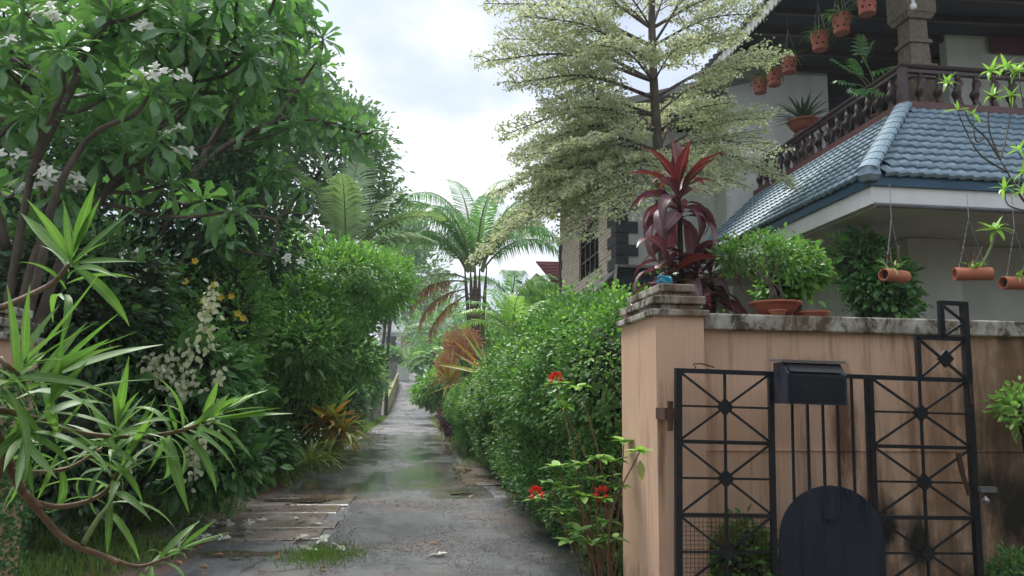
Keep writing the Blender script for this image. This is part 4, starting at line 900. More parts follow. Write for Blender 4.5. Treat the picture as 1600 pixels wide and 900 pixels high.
tree('evergreen_tree', 'leafy green tree filling the upper left background', (-7.5, 15, 0), (-7, 15, 4.5), sublobes(U(180, 60, 14), (3.0, 2.2, 3.0), 10, seed=12)+sublobes(U(330, 90, 15), (1.7, 1.6, 2.0), 7, seed=14)+sublobes(U(0, 200, 13), (2, 1.6, 2.5), 6, seed=17), 'citrus', 2300, 18, .2, .14, .075, shell=.45)
# ---- broad rounded bush leaning over the lane
lob = sublobes((-3.4, 17.2, 3.45), (2.3, 2.0, 1.75), 13, (.32, .5), 21)+sublobes((-1.6, 17.4, 4.0), (1.45, 1.5, 1.1), 11, (.35, .55), 22)+sublobes((-2.4, 15.6, 2.5), (1.5, 1.0, 1.05), 8, seed=23)+sublobes((-4.4, 15.6, 2.8), (1.5, 1.2, 1.7), 8, seed=24)
t = tree('rounded_citrus_tree', 'broad rounded green tree leaning over the left side of the lane', (-3.6, 17, 0), (-3.4, 17, 1.7), lob, 'citrus', 4600, 20, .12, .115, .052, .12, shell=.32, droop=.2)
# ---- shrubs along the left side
def S3(c, r, k, s): return sublobes(c, r, k, seed=s)
yl = bush('allamanda_shrub', 'shrub with yellow trumpet flowers behind the white-bracted shrub', 'shrub', (-4.0, 11.5, 0), S3(U(330, 500, 11.5), (.75, .7, 1.1), 6, 31)+S3(U(300, 580, 11), (.7, .6, .9), 4, 32), 'citrus', 1100, 16, .09, .085, .04, shell=.35)
for k, (px, py) in enumerate([(305, 408), (345, 465), (335, 445), (362, 463), (372, 490), (193, 420), (192, 447), (290, 440), (318, 470), (380, 497)]):
    p = U(px, py, 10.6); mb = MB()
    for j in range(5):
        a = j*1.257; d = np.array([math.cos(a), -.4, math.sin(a)]); leafy(mb, p[None], d[None], np.array([[0, -1., .2]]), .055, .055, T6)
    obj('yellow_flower', mb, G['yflower'], yl)
mz = bush('mussaenda_shrub', 'leafy shrub hung with clusters of creamy white bracts', 'shrub', (-3.3, 9.2, 0), S3(U(250, 590, 9.4), (.85, .6, .75), 6, 41)+S3(U(330, 620, 9.8), (.55, .5, .7), 5, 42)+S3(U(170, 560, 9.2), (.7, .6, .9), 5, 43)+S3(U(300, 720, 9.6), (.65, .5, .5), 4, 44), 'mus', 1150, 12, .1, .13, .065, T6, shell=.4, droop=.5)
for k, (px, py, n) in enumerate([(185, 590, 40), (235, 570, 30), (250, 572, 26), (325, 490, 34), (330, 462, 14), (325, 525, 20), (285, 600, 40), (300, 590, 24), (270, 585, 24), (300, 550, 20), (172, 530, 18), (300, 720, 30), (310, 690, 26), (200, 665, 20), (330, 650, 22), (150, 535, 10), (345, 590, 14), (270, 555, 14), (230, 690, 12)]):
    p = U(px, py, 8.7); nn = n; mb = MB(); Q = p+RNG.normal(size=(nn, 3))*np.array([.05, .04, .1]); leafy(mb, Q, rdir(nn)+np.array([0, -.2, -1.1]), np.tile((0, -1., .2), (nn, 1))+.6*rdir(nn), .075, .055, T6)
    stuff(obj('bract_cluster', mb, G['cream'], mz))
bush('broad_leaved_shrub', 'low dark glossy shrub at the foot of the rounded tree', 'shrub', (-3.3, 14.2, 0), S3(U(375, 690, 14.3), (.7, .8, .65), 6, 51)+S3(U(350, 640, 14), (.7, .7, .9), 5, 52)+S3(U(330, 700, 13), (.5, .6, .6), 4, 53), 'mus', 900, 12, .1, .14, .07, T6, shell=.4, droop=.3)
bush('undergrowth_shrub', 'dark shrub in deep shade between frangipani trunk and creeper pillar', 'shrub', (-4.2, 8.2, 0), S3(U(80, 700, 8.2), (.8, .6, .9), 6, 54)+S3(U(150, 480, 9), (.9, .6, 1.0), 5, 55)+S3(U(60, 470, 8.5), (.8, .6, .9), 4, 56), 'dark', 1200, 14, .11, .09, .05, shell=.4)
for k, (x, y, r, lab) in enumerate([(-4.6, 20.5, (1.3, 1.6, 1.7), 'shaded undergrowth behind the trunk of the rounded tree'), (-4.4, 24.5, (1.2, 2.2, 1.8), 'shaded undergrowth beyond the rounded tree'), (-5.6, 13.5, (1.2, 1.6, 1.8), 'shaded undergrowth behind the yellow-flowered shrub'), (-3.6, 15.6, (.8, .8, .8), 'low shaded bush under the rounded tree'), (-5.0, 10.2, (1.1, 1.4, 1.6), 'shaded undergrowth behind the white-bracted shrub')]):
    bush('undergrowth_shrub', lab, 'shrub', (x, y, 0), S3((x, y, r[2]*.9), r, 6, 300+k), 'mus' if k % 2 else 'citrus', 620, 12, .16, .14, .07, T6, shell=.4)
for k, (label, px, py, Y, r, mat, L) in enumerate([
    ('feathery green shrub just beyond the rounded tree', 560, 560, 24, (.9, 1.1, 1.2), 'far', .12), ('shrub hanging over the grey post fence', 580, 565, 34, (.9, 1.4, 1.2), 'citrus', .16),
    ('small shrub in front of the grey fence posts', 590, 625, 33, (.7, .8, .7), 'citrus', .14), ('round shrub at the far end of the post fence', 560, 600, 29, (.7, .9, .9), 'far', .12),
    ('loose shrub beside the orange croton', 530, 585, 20, (.75, .8, 1.0), 'citrus', .10), ('tall shrub beside the dark utility pole', 575, 560, 48, (1.2, 2.4, 1.5), 'citrus', .2)]):
    c = U(px, py, Y); c[0] = min(c[0], -2.2-r[0]*.75); g_ = float(zt(Y)); tp_ = c[2]+r[2]; c[2] = (tp_+g_)/2; r = (r[0], r[1], (tp_-g_)/2)
    bush('verge_shrub', label, 'shrub', (c[0], Y, g_), S3(c, r, 6, 60+k), mat, 520, 14, .13*r[0], L, L*.5, shell=.4)
# ---- strap-leaved plants
def strap_plant(name, label, cat, base, n, L, Wd, mat, droop=(.3, 1.3), spread=(.15, 1.2), group=None, axis=(0, 0, 1.), jitter=.03, ns=6, each=True):
    t = thing(name, label, cat, tuple(base), group); base = np.array(base, float); A = nrm(axis); b1 = nrm(np.cross(A, (.3, 1., 0))); b2 = np.cross(A, b1)
    for j in range(n):
        u = (j+.5)/n; a = j*2.399+base[0]*7; th = spread[0]+(spread[1]-spread[0])*u+random.gauss(0, .1)
        d = A*math.cos(th)+(b1*math.cos(a)+b2*math.sin(a))*math.sin(th); v, f = strip(L*random.uniform(.75, 1.1), Wd, ns, random.uniform(*droop), .25)
        m = np.array(frame(d, A+.001, base+RNG.normal(size=3)*jitter*np.array([1, 1, .3]))); v = v@m[:3, :3].T+m[:3, 3]
        obj('leaf', MB().add(v, f), G[mat[j % len(mat)] if isinstance(mat, (list, tuple)) else mat], t)
    return t
g = at(525, 690, Z=0); 
strap_plant('croton_plant', 'orange and yellow leaved croton at the left lane edge', 'plant', U(512, 665, 19.5), 40, .95, .2, ['orange', 'orange', 'yellow'], (.5, 1.5), (.2, 1.5))
strap_plant('croton_plant', 'smaller yellow-orange croton right beside the orange one', 'plant', U(535, 678, 19.2), 44, 1.0, .09, ['yellow', 'orange', 'yellow'], (.8, 1.8), (.2, 1.5))
strap_plant('ginger_plant', 'upright broad green leaves behind the orange croton', 'plant', U(500, 660, 20.3), 14, 1.6, .3, 'lime', (.1, .6), (.05, .6))
strap_plant('ginger_plant', 'second clump of upright green leaves right of the croton', 'plant', U(525, 645, 20.6), 11, 1.3, .26, 'lime', (.1, .6), (.05, .7))
strap_plant('spider_plant', 'cream-striped spider plant low at the left lane edge', 'plant', (-2.3, 17.7, .05), 60, 1.1, .06, ['yellow', 'lime', 'yellow'], (1.0, 2.2), (.1, 1.3))
strap_plant('spider_plant', 'cream-striped spider plant below the orange croton', 'plant', (-2.0, 19.4, .05), 60, 1.2, .06, ['yellow', 'yellow', 'lime'], (1.0, 2.2), (.1, 1.3))
strap_plant('spider_plant', 'yellow-striped spider plant at the foot of the dark glossy shrub', 'plant', (-2.55, 16.3, .05), 44, .9, .05, ['yellow', 'lime'], (1.0, 2.2), (.1, 1.3))
strap_plant('pandanus_plant', 'yellow striped screw pine at the right lane edge', 'plant', U(702, 600, 29), 40, 1.5, .09, ['yellow', 'yellow', 'orange'], (.3, 1.2), (.1, 1.5))
strap_plant('yellow_plant', 'small yellow plant at the foot of the far hedge', 'plant', (*at(688, 672, Z=0)[:2], .05), 34, .7, .06, 'yellow', (.4, 1.2), (.1, 1.1))
bush('purple_shrub', 'small purple-leaved shrub at the end of the far hedge', 'shrub', (1.35, 29, 0), S3((1.35, 29, .7), (.35, .5, .6), 4, 71), 'purple', 160, 12, .1, .12, .06)
bush('croton_bush', 'salmon-red leaved bush under the clump palm', 'shrub', (2.7, 30, 0), S3(U(722, 535, 30), (.6, .55, .5), 6, 72)+S3(U(700, 575, 29.5), (.3, .3, .55), 4, 73), 'oflower', 420, 12, .12, .14, .06, inner=False)
strap_plant('fan_plant', 'fan of stiff orange-brown blades in front of the clump palm', 'plant', U(772, 588, 26.5), 17, 2.5, .12, ['orange', 'lime', 'orange', 'yellow'], (.0, .3), (.25, 1.35), axis=(-.75, -.1, .55), jitter=.05)
# ---- palms
def frond(p, az, el, L, droop, n, ll, lw, hang=.5, taper=True):
    """returns (rachis MB, leaflet MB)"""
    k = 14; P = [np.array(p, float)]; a = el
    for i in range(k):
        a -= droop/k*(.4+1.2*i/k); P.append(P[-1]+L/k*np.array([math.cos(az)*math.cos(a), math.sin(az)*math.cos(a), math.sin(a)]))
    P = np.array(P); ra = MB().tube(P, [.03*L/2.5, .006], 5, .5); mb = MB(); T = nrm(np.gradient(P, axis=0)); side = np.array([-math.sin(az), math.cos(az), 0])
    ts = np.linspace(.14, 1, n); q = np.stack([np.interp(ts*k, np.arange(k+1), P[:, i]) for i in range(3)], -1); tt = nrm(np.stack([np.interp(ts*k, np.arange(k+1), T[:, i]) for i in range(3)], -1))
    le = ll*np.sin(np.pi*np.clip(.12+ts*.86, 0, 1))**.6
    for s in (-1, 1):
        for i in range(n):
            d0 = nrm(side*s*.85+tt[i]*.55+np.array([0, 0, .25-hang*.3])+RNG.normal(size=3)*.05); d1 = nrm(d0+np.array([0, 0, -hang*1.3])); w = nrm(np.cross(d0, np.cross(tt[i], d0)))*lw/2
            a0 = q[i]; a1 = a0+d0*le[i]*.5; a2 = a1+d1*le[i]*.5
            mb.add([a0-w*.5, a0+w*.5, a1-w, a1+w, a2], [(0, 1, 3, 2), (2, 3, 4)], min(.99, .15+.7*RNG.random()))
    return ra, mb
def palm(name, label, base, top, fronds, mat, tr, group=None, lw=.045, trunkmat='palmtrunk', extra=None):
    t = thing(name, label, 'palm', base, group); b = np.array(base, float)
    for (e_, r_) in ([(np.array(top), tr)]+(extra or [])):
        c_ = curve([b+(e_-np.array(top))*.5*np.array([1, 1, 0]), b*.5+e_*.5+[.08, 0, 0], e_], 8); rr = r_*(1+.12*np.sin(np.arange(len(c_))*2.4))*np.interp(np.arange(len(c_)), [0, len(c_)-4, len(c_)-1], [1, .9, .25]); obj('trunk', MB().tube(c_, rr, 9), K[trunkmat], t)
    for k, (p, az, el, L, dr, n, ll, hang, m) in enumerate(fronds):
        ra, mb = frond(p, R(az), R(el), L, dr, n, ll, lw, hang); o = obj('frond', mb, G[m or mat], t); obj('rachis', ra, K['gstem'] if m != 'brown' else K['stem'], o)
    return t
# azimuth: 0 = right (+X), 90 = away, 180 = left, 270 = towards the viewer
c0 = U(540, 400, 24)
palm('coconut_palm', 'pale coconut palm behind the rounded tree', (c0[0], 24, 0), c0, [(c0, 175, 82, 4.6, .5, 80, 1.1, .35, None), (c0, 10, 52, 3.6, 1.15, 50, 1.0, .3, None), (c0, 150, 72, 4.0, .8, 50, 1.0, .3, None), (c0, 80, 85, 4.2, .6, 46, .95, .35, None), (c0, 350, 30, 3.0, .9, 44, .95, .5, None), (c0, 200, 40, 3.2, 1.1, 44, .95, .6, None), (c0, 30, 70, 3.2, .8, 44, .95, .5, None), (c0, 270, 65, 3, .9, 40, .9, .5, None)], 'coco', .16, lw=.085)
c1 = U(742, 430, 32)
def CP(dx, dz): return c1+np.array([dx, 0, dz])
FR = []
for k, (az, el, L, dr) in enumerate([(178, 80, 5.6, 2.5), (170, 66, 5.0, 2.5), (185, 52, 4.4, 2.3), (140, 80, 5.4, 1.8), (60, 84, 5.2, 1.2), (110, 86, 5.6, 1.2), (20, 74, 5.0, 2.0), (5, 58, 4.2, 2.2), (350, 45, 3.8, 2.0), (280, 74, 4.4, 2.2), (230, 70, 4.6, 2.4), (320, 66, 4.2, 2.3), (200, 75, 5.0, 2.6), (160, 44, 4.0, 1.9), (30, 62, 4.6, 2.0), (95, 70, 4.6, 1.6), (215, 50, 4.0, 2.2), (300, 50, 3.6, 2.2), (345, 75, 5.0, 1.7)]):
    FR.append((CP(.35*math.cos(R(az)), random.uniform(.1, .5)), az, min(88, max(58, el+14)), L*1.12, dr*1.1, 66, 1.15, 1.5, None))
FR += [(CP(-.3, -.3), 178, 10, 3.3, 1.9, 50, 1.3, 1.3, 'brown'), (CP(-.3, -.6), 184, -8, 3.0, 1.5, 46, 1.2, 1.4, 'brown'), (CP(-.2, -.2), 180, 24, 3.4, 2.0, 48, 1.3, 1.3, 'coco'), (CP(-.2, -.8), 172, -25, 2.8, 1.1, 40, 1.1, 1.4, 'brown')]
FR = [(q[0], *q[1:]) for q in FR]
palm('clump_palm', 'feathery clump palm with hanging rust-brown dead fronds right of the lane', (c1[0], 32, 0), CP(0, .45), FR, 'palm', .12, lw=.055, extra=[(CP(-.45, .4), .09), (CP(.5, .4), .09), (CP(.2, .3), .1), (CP(-.2, .35), .1)])
c2 = U(800, 520, 27)
palm('young_palm', 'young yellow-green palm between clump palm and brick house', (c2[0], 27, 0), c2, [(c2, a, e, 2.2, 1.2, 30, .7, .5, 'lime' if k % 3 else 'palm') for k, (a, e) in enumerate([(170, 60), (200, 45), (20, 65), (340, 50), (90, 80), (270, 60), (230, 70), (150, 35), (0, 40)])], 'palm', .09, lw=.05)
c2 = U(800, 470, 35)
palm('young_palm', 'dark drooping palm behind the clump palm to its right', (c2[0], 35, 0), c2, [(c2, a, e, 3.0, 1.8, 36, .9, .9, None) for a, e in [(170, 60), (200, 55), (10, 65), (340, 50), (90, 80), (270, 60), (30, 40)]], 'palm', .12, lw=.05)
c3 = U(700, 545, 58)
palm('coconut_palm', 'small far coconut palm with arching fronds by the lane end', (c3[0], 58, 0), c3, [(c3, a, e, 4.2, 1.6, 40, 1.2, .7, None) for a, e in [(175, 68), (160, 50), (185, 30), (100, 80), (30, 70), (0, 45), (210, 60)]], 'coco', .16, lw=.08)
c4 = U(668, 566, 75)
palm('banana_plant', 'low arching pale fronds reaching over the far lane', (c4[0]+1.2, 75, .6), c4+np.array([1.2, 0, 0]), [(c4+np.array([1.2, 0, 0]), a, e, 3.2, 1.5, 26, 1.0, .4, m) for a, e, m in [(178, 35, 'coco'), (190, 20, 'lime'), (160, 50, 'lime'), (90, 70, 'lime'), (20, 60, 'palm')]], 'lime', .18, lw=.12)
# ---- distant greenery
for k, (label, px, py, Y, r, mat) in enumerate([
    ('far green tree above the end of the rounded tree', 625, 430, 62, (3.0, 3, 4.0), 'far'), ('far tree behind the white house', 650, 480, 135, (7, 6, 7), 'far'), ('far tree left of the white house', 545, 470, 95, (3.5, 5, 6), 'far'),
    ('rounded far tree right of the power lines', 690, 520, 100, (5, 5, 4), 'citrus'), ('shrub mass on the right below the wires', 672, 560, 90, (2.4, 4, 1.9), 'citrus'), ('dark shrubs at the right edge of the far lane', 690, 590, 60, (1.5, 3.5, 1.6), 'dark'),
    ('leafy shrub in front of the far hedge end', 683, 610, 44, (1.0, 2.2, 1.1), 'citrus'), ('green shrub above the grey compound wall by the far house', 610, 562, 109, (1.6, 1.5, 1.3), 'citrus'), ('low hedge shrub beside the white gate block', 655, 568, 124, (6, 2, 3.0), 'citrus'), ('green shrub behind the red-leaved bush', 745, 560, 38, (1.8, 1.6, 2.2), 'citrus'),
    ('bushy tree behind the young palm', 800, 540, 44, (3.2, 2.5, 2.6), 'far'), ('yellowish tree top above the lane end', 640, 380, 75, (2.2, 2.2, 2.8), 'far'), ('tree closing the gap left of the brick house', 850, 500, 33, (1.6, 1.4, 1.4), 'citrus')]):
    c = U(px, py, Y); gz_ = float(zt(Y)); bx0 = min(c[0], -3.4) if c[0] < -.5 else max(c[0], 2.4)
    tree('far_tree' if r[2] > 2.5 else 'verge_shrub', label, (bx0, Y, gz_), (bx0*.5+c[0]*.5, Y, max(gz_+.3, c[2]-r[2]*.5)), S3(c, r, 8, 90+k), mat, 520, 12, .14*r[0], .012*Y*.28+.1, (.012*Y*.28+.1)*.5, .05*r[0]+.03, shell=.45)
# wooded slope closing the view
mb = MB()
lob = [((x, 150+8*math.sin(x), 7+2.2*math.sin(x*.37)), (7, 6, 5+1.5*math.sin(x*.7))) for x in range(-90, 100, 6)]+[((-16+2.5*math.sin(y), y, 4+1.5*math.sin(y*.6)), (4, 4, 4.5)) for y in range(30, 110, 5)]+[((14+2.5*math.sin(y), y, 3.5+1.5*math.sin(y*.6)), (4, 4, 3.5)) for y in range(46, 110, 5)]
crown(mb, lob, 5200, 12, .7, .8, .45, shell=.3); stuff(obj('far_wood', mb, G['far']))['label'] = 'far-off mass of green trees closing the view'

# ---- tiered tree with pale variegated leaves
tr_ = thing('tiered_tree', 'tiered tree with pale cream-green variegated leaves in front of the houses', 'tree', (3.7, 11, 0))
tk = curve([(3.75, 11, -.1), (3.7, 11, 2.5), U(1030, 270, 11), U(1020, 100, 11), U(1017, -60, 11), U(1015, -180, 11)], 6)
trunk = obj('trunk', MB().tube(tk, [.10, .085, .06, .035], 9), K['bark'], tr_, True)
def tier(p0, tip, n_leaf, wid=.46, arch=.10):
    p0, tip = np.array(p0), np.array(tip); L = np.linalg.norm(tip-p0); c = curve([p0, (p0+tip)/2+[0, 0, arch*L], tip], 8)
    br_ = MB().tube(c, [.028*min(1, L/2.5)+.006, .004], 6); mb = MB(); d0 = nrm(tip-p0); sd_ = nrm(np.cross(d0, (0, 0, 1.))); k = 0; P = []; D = []
    for s in range(int(11*L/2)):
        u = .18+.82*(s+.5)/int(11*L/2); q0 = np.array([np.interp(u*(len(c)-1), np.arange(len(c)), c[:, i]) for i in range(3)])
        for sg in (-1, 1):
            dd = nrm(d0*.75+sd_*sg*random.uniform(.5, 1.1)+np.array([0, 0, random.gauss(.02, .1)])); l = L*wid*(1.15-u)*random.uniform(.6, 1.15)+.12
            e_ = q0+dd*l+np.array([0, 0, -.12*l]); br_.tube([q0, (q0+e_)/2+[0, 0, .03], e_], [.009, .0035], 4)
            m = max(3, int(n_leaf*l/L/4.8)); t_ = np.round(RNG.random(m)**.75*7+RNG.normal(size=m)*.12)/7+RNG.normal(size=m)*.012; P.append(q0+(e_-q0)*t_[:, None]+RNG.normal(size=(m, 3))*np.array([.05, .05, .022])); D.append(np.tile(dd, (m, 1)))
    P = np.concatenate(P); D = np.concatenate(D); n = len(P); s = RNG.uniform(.6, 1.2, n)
    leafy(mb, P, D*.6+rdir(n), rdir(n, 1.2), .055*s, .038*s, T4); b_ = obj('branch', br_, K['bark'], tr_); obj('leaves', mb, G['termi'], b_)
def TK(py): 
    i = np.argmin(abs(tk[:, 2]-U(1022, py, 11)[2])); return tk[i]
for (py, tx, ty, dy, nl) in [(250, 770, 395, -.6, 1900), (235, 790, 300, -.2, 1800), (240, 820, 250, .5, 1500), (190, 800, 210, .4, 1300), (135, 770, 95, 0, 1700), (120, 800, 60, .6, 1100), (60, 770, 5, .2, 1300), (50, 840, -40, .5, 900), (240, 1225, 285, -.9, 1300), (230, 1190, 185, .0, 1200), (235, 1200, 240, .4, 900), (150, 1205, 95, .1, 1500), (100, 1150, 70, .8, 900), (40, 1190, -10, .3, 1200), (60, 1130, -60, -.3, 900),
                             (255, 900, 370, -1.5, 1600), (240, 980, 330, -1.9, 1500), (240, 1090, 300, -1.7, 1300), (220, 950, 160, 1.6, 1200), (225, 1080, 165, 1.7, 1200), (130, 940, 70, -1.2, 1100), (130, 1080, 60, -1.2, 1000), (120, 960, 60, 1.4, 1000), (40, 950, -30, -.9, 900), (50, 1060, -30, .9, 900), (200, 880, 170, -.8, 1300), (200, 1140, 160, -.8, 900), (245, 850, 340, -1.1, 1500), (150, 870, 130, 1.0, 900), (255, 1150, 290, -1.4, 900), (0, 1100, -60, 0, 800), (0, 930, -70, 0, 800), (230, 870, 240, -1.4, 1300), (250, 800, 350, .3, 1500), (245, 840, 300, -.5, 1600), (248, 900, 330, .4, 1200), (215, 830, 235, -.6, 1400), (210, 900, 200, .2, 1000), (180, 860, 165, .2, 1200), (150, 810, 130, -.5, 1200), (90, 830, 25, -.6, 1200), (90, 900, 40, .2, 900), (90, 1110, 60, .0, 900), (190, 1130, 130, .5, 900), (70, 1180, 20, -.4, 1000), (40, 900, -30, .4, 900)]:
    tier(TK(py), U(tx-(12 if tx < 900 else -8 if tx > 1150 else 0), ty, 11+dy), nl)

# ---- plants on and behind the wall
# red cordyline: leaves are single parts
cd_ = thing('cordyline_plant', 'burgundy red cordyline with drooping purple leaves above the pillar cap', 'plant', (2.14, 5.95, 0))
RL = [strip_mesh('cordyline_leaf', G['red' if i < 3 else 'purple'], L=.46, Wd=.108, n=8, droop=d, fold=.3, prof=[.2, .22, .5, .9, 1, .85, .6, .3, .03], wave=.05) for i, d in enumerate((.3, .8, 1.3, 1.5, 2.1, 2.7))]
for (stem, n, sz) in [([(2.14, 5.95, 0), (2.12, 5.95, 1.6), U(1065, 460, 5.95), U(1062, 345, 5.95), U(1060, 310, 5.95)], 34, 1.0), ([(2.18, 5.95, 0), (2.2, 5.9, 1.6), U(1090, 480, 5.9), U(1088, 430, 5.9)], 24, .9), ([(2.1, 5.98, 0), (2.1, 6.0, 1.6), U(1070, 470, 6), U(1045, 425, 5.8)], 16, .85), ([(2.2, 5.98, 0), (2.25, 5.85, 1.6), U(1115, 500, 5.85), U(1112, 440, 5.8)], 16, .8)]:
    c = curve(stem, 6); obj('stem', MB().tube(c, [.026, .018], 7), K['barkd'], cd_, True); p = c[-1]
    for j in range(n):
        u = (j+.5)/n; a = j*2.399+sz*9; el = 1.45-1.35*u+random.gauss(0, .16); d = np.array([math.cos(a)*math.cos(el), math.sin(a)*math.cos(el)*.9, math.sin(el)])
        i = min(5, max(0, int(u*10.5+random.gauss(0, .6)))) if sz == 1.0 else random.choice((3, 4, 4, 5, 2)); inst('leaf', RL[i], cd_, frame(d, (0, 0, 1.), p+np.array([0, 0, .3*(1-u)-.2])) @ Matrix.Rotation(random.gauss(0, .3), 4, 'X') @ Matrix.Scale(sz*random.uniform(.9, 1.4), 4), cd_)
t = thing('blue_cord_bundle', 'small bundle of bright blue cord on the pillar cap', 'cord', tuple(U(1038, 437, 5.45))); p = np.array(LOC[t.name])
mb = MB()
for k in range(4): a = np.linspace(0, 6.283, 14); mb.tube(np.stack([p[0]+.05*np.cos(a+k), p[1]+.03*np.sin(a), p[2]+.012*k-.02+.012*np.sin(a*2+k)], -1), .007, 5)
obj('coil', mb, K['bluetoy'], t)
# bonsai-like ficus in a terracotta bowl on the coping
def bowl(t, c, r, h, mat='terra', rim=.018):
    obj('bowl', MB().lathe([(r*.45, 0), (r*.62, h*.1), (r*.9, h*.6), (r, h*.85), (r+rim, h*.87), (r+rim, h), (r-.01, h), (r-.03, h*.8)], c, 22), K[mat], t, True); obj('soil', MB().lathe([(.01, h*.80), (r*.94, h*.82)], c, 16), K['soil'], t)
bz = 2.206; bx_, by_ = 2.60, 5.28
t = thing('ficus_bonsai', 'leafy ficus in a shallow terracotta bowl on the wall coping', 'potted plant', (bx_, by_, bz)); bowl(t, (bx_, by_, bz), .17, .11)
lob = S3(U(1180, 400, 5.5), (.25, .24, .2), 7, 120)+S3(U(1235, 400, 5.6), (.2, .2, .2), 5, 121)
mb = MB(); crown(mb, lob, 300, 12, .03, .042, .026, T6, shell=.5, droop=.0); obj('foliage', mb, G['hedge'], t)
for k in range(8): obj('stem', MB().tube(curve([(bx_+.02*math.sin(k), by_+.02*math.cos(k), bz+.08), (bx_+.05*math.sin(k*2), by_, bz+.2), np.array(lob[k][0])], 5), [.01, .004], 5), K['bark'], t)
t = thing('low_pot', 'small flat orange terracotta dish left of the ficus shrub on the coping', 'pot', (2.58, 5.16, bz)); obj('dish', MB().lathe([(.045, 0), (.06, .03), (.066, .031), (.066, .042), (.05, .042)], (2.56, 5.165, bz), 16), K['terra2'], t)
t = thing('low_pot', 'flat orange terracotta dish under the leafy shrub on the coping', 'pot', (2.86, 5.2, bz)); obj('dish', MB().lathe([(.10, 0), (.12, .03), (.13, .031), (.13, .042), (.1, .042)], (2.86, 5.24, bz), 16), K['terra2'], t)
bush('garden_shrub', 'dark green shrub behind the wall between the ficus and the hanging planters', 'shrub', (5.6, 9.2, 0), S3(U(1370, 455, 9.2), (.42, .35, .36), 6, 131)+S3(U(1345, 415, 9.3), (.28, .3, .42), 5, 132)+S3(U(1400, 475, 9.1), (.26, .25, .2), 4, 133), 'mus', 560, 12, .06, .08, .05, T6, shell=.5)
bush('garden_shrub', 'mid green shrub directly right of the ficus bonsai', 'shrub', (3.35, 6.1, 0), S3(U(1245, 425, 6.0), (.2, .2, .24), 6, 134)+S3(U(1215, 455, 6), (.14, .14, .12), 4, 135), 'citrus', 380, 12, .035, .05, .028, T6, shell=.5)
# shrubs seen through and beside the gate
bush('gate_shrub', 'green shrub low behind the left panel of the gate', 'shrub', (2.15, 5.04, 0), S3((2.2, 5.0, .45), (.26, .1, .42), 6, 141), 'hedge', 300, 14, .03, .04, .02, core_s=.5, shell=.5)
bush('gate_shrub', 'light green leaves at the right edge beside the wall', 'shrub', (4.45, 5.0, 0), S3(U(1590, 640, 4.95), (.14, .1, .16), 5, 142), 'lime', 70, 10, .03, .055, .03, T6, inner=False)
bush('gate_shrub', 'low feathery green plant at the lower right corner', 'shrub', (4.2, 4.9, 0), S3(U(1590, 900, 4.9), (.18, .12, .16), 5, 143), 'hedge', 160, 12, .03, .04, .018, inner=False)
# twiggy shrub in front of the roof at the right edge
tw = thing('twiggy_plant', 'sparse twiggy shrub with pale leaf tufts against the blue roof', 'shrub', (4.9, 5.75, 0)); tb = np.array([4.9, 5.75, 0]); 
root = U(1640, 420, 5.75)
br_ = [[tb, root, U(1590, 300, 5.7), U(1563, 250, 5.7)], [U(1563, 250, 5.7), U(1540, 215, 5.7), U(1515, 190, 5.7), U(1500, 150, 5.7), U(1480, 130, 5.7)], [U(1563, 250, 5.7), U(1545, 200, 5.7), U(1547, 150, 5.7), U(1550, 115, 5.7)], [U(1563, 250, 5.7), U(1575, 200, 5.8), U(1580, 150, 5.8), U(1570, 110, 5.8)], [U(1575, 270, 5.7), U(1530, 240, 5.6), U(1505, 195, 5.6), U(1497, 175, 5.6)], [U(1540, 215, 5.7), U(1525, 220, 5.6), U(1520, 180, 5.6)], [root, U(1610, 340, 5.6), U(1575, 320, 5.5), U(1570, 295, 5.5)], [U(1590, 300, 5.7), U(1605, 220, 5.7), U(1590, 110, 5.7)], [root, U(1620, 290, 5.6), U(1592, 240, 5.6)]]
for k, s in enumerate(br_): obj('twig', MB().tube(curve(s, 5), [.02 if k == 0 else .008, .004], 6), K['bark'], tw)
TL = [strip_mesh('tuft_leaf', G['lime'], L=.13, Wd=.032, n=4, droop=d, prof=[.4, 1, .9, .6, .03]) for d in (.3, .8, 1.4)]
for (px, py, Y, n) in [(1480, 130, 5.7, 9), (1548, 112, 5.7, 12), (1572, 105, 5.8, 12), (1590, 112, 5.7, 12), (1497, 172, 5.6, 5), (1550, 150, 5.7, 8), (1580, 150, 5.8, 8), (1570, 295, 5.5, 9), (1592, 235, 5.6, 8), (1600, 270, 5.6, 9), (1520, 178, 5.6, 4), (1598, 300, 5.6, 9)]:
    p = U(px, py, Y)
    for j in range(n):
        a = j*2.4+px; el = 1.2-1.3*j/n; inst('leaf', TL[min(2, int(3*j/n))], tw, frame((math.cos(a)*math.cos(el), math.sin(a)*math.cos(el), math.sin(el)), (0, 0, 1.), p) @ Matrix.Scale(random.uniform(.7, 1.1), 4), tw)

# ---- pots on the balcony and hanging pots
POTP = [(1.0, 0), (1.0, .02), (.96, .03)]
def pierced_pot():
    mb = MB(); n = 24; zs = [0, .05, .075, .115, .14, .18, .205, .22]; rs = [.085, .09, .092, .097, .1, .104, .106, .11]; V = [(r*math.cos(2*math.pi*j/n), r*math.sin(2*math.pi*j/n), z) for z, r in zip(zs, rs) for j in range(n)]
    F = [(i*n+j, i*n+(j+1) % n, (i+1)*n+(j+1) % n, (i+1)*n+j) for i in range(7) for j in range(n) if not ((i in (1, 5) and j % 3 == 0) or (i == 2 and j % 3 == 1 and False) or (i == 3 and j % 6 == 1))]+[tuple(range(n))[::-1]]
    mb.add(V, F); return mb
PP = pierced_pot().mesh('pot'); PP.materials.append(K['terra'])
FILL = MB().lathe([(.06, .01), (.075, .1), (.085, .2)], (0, 0, 0), 14).mesh('soil'); FILL.materials.append(K['soil'])
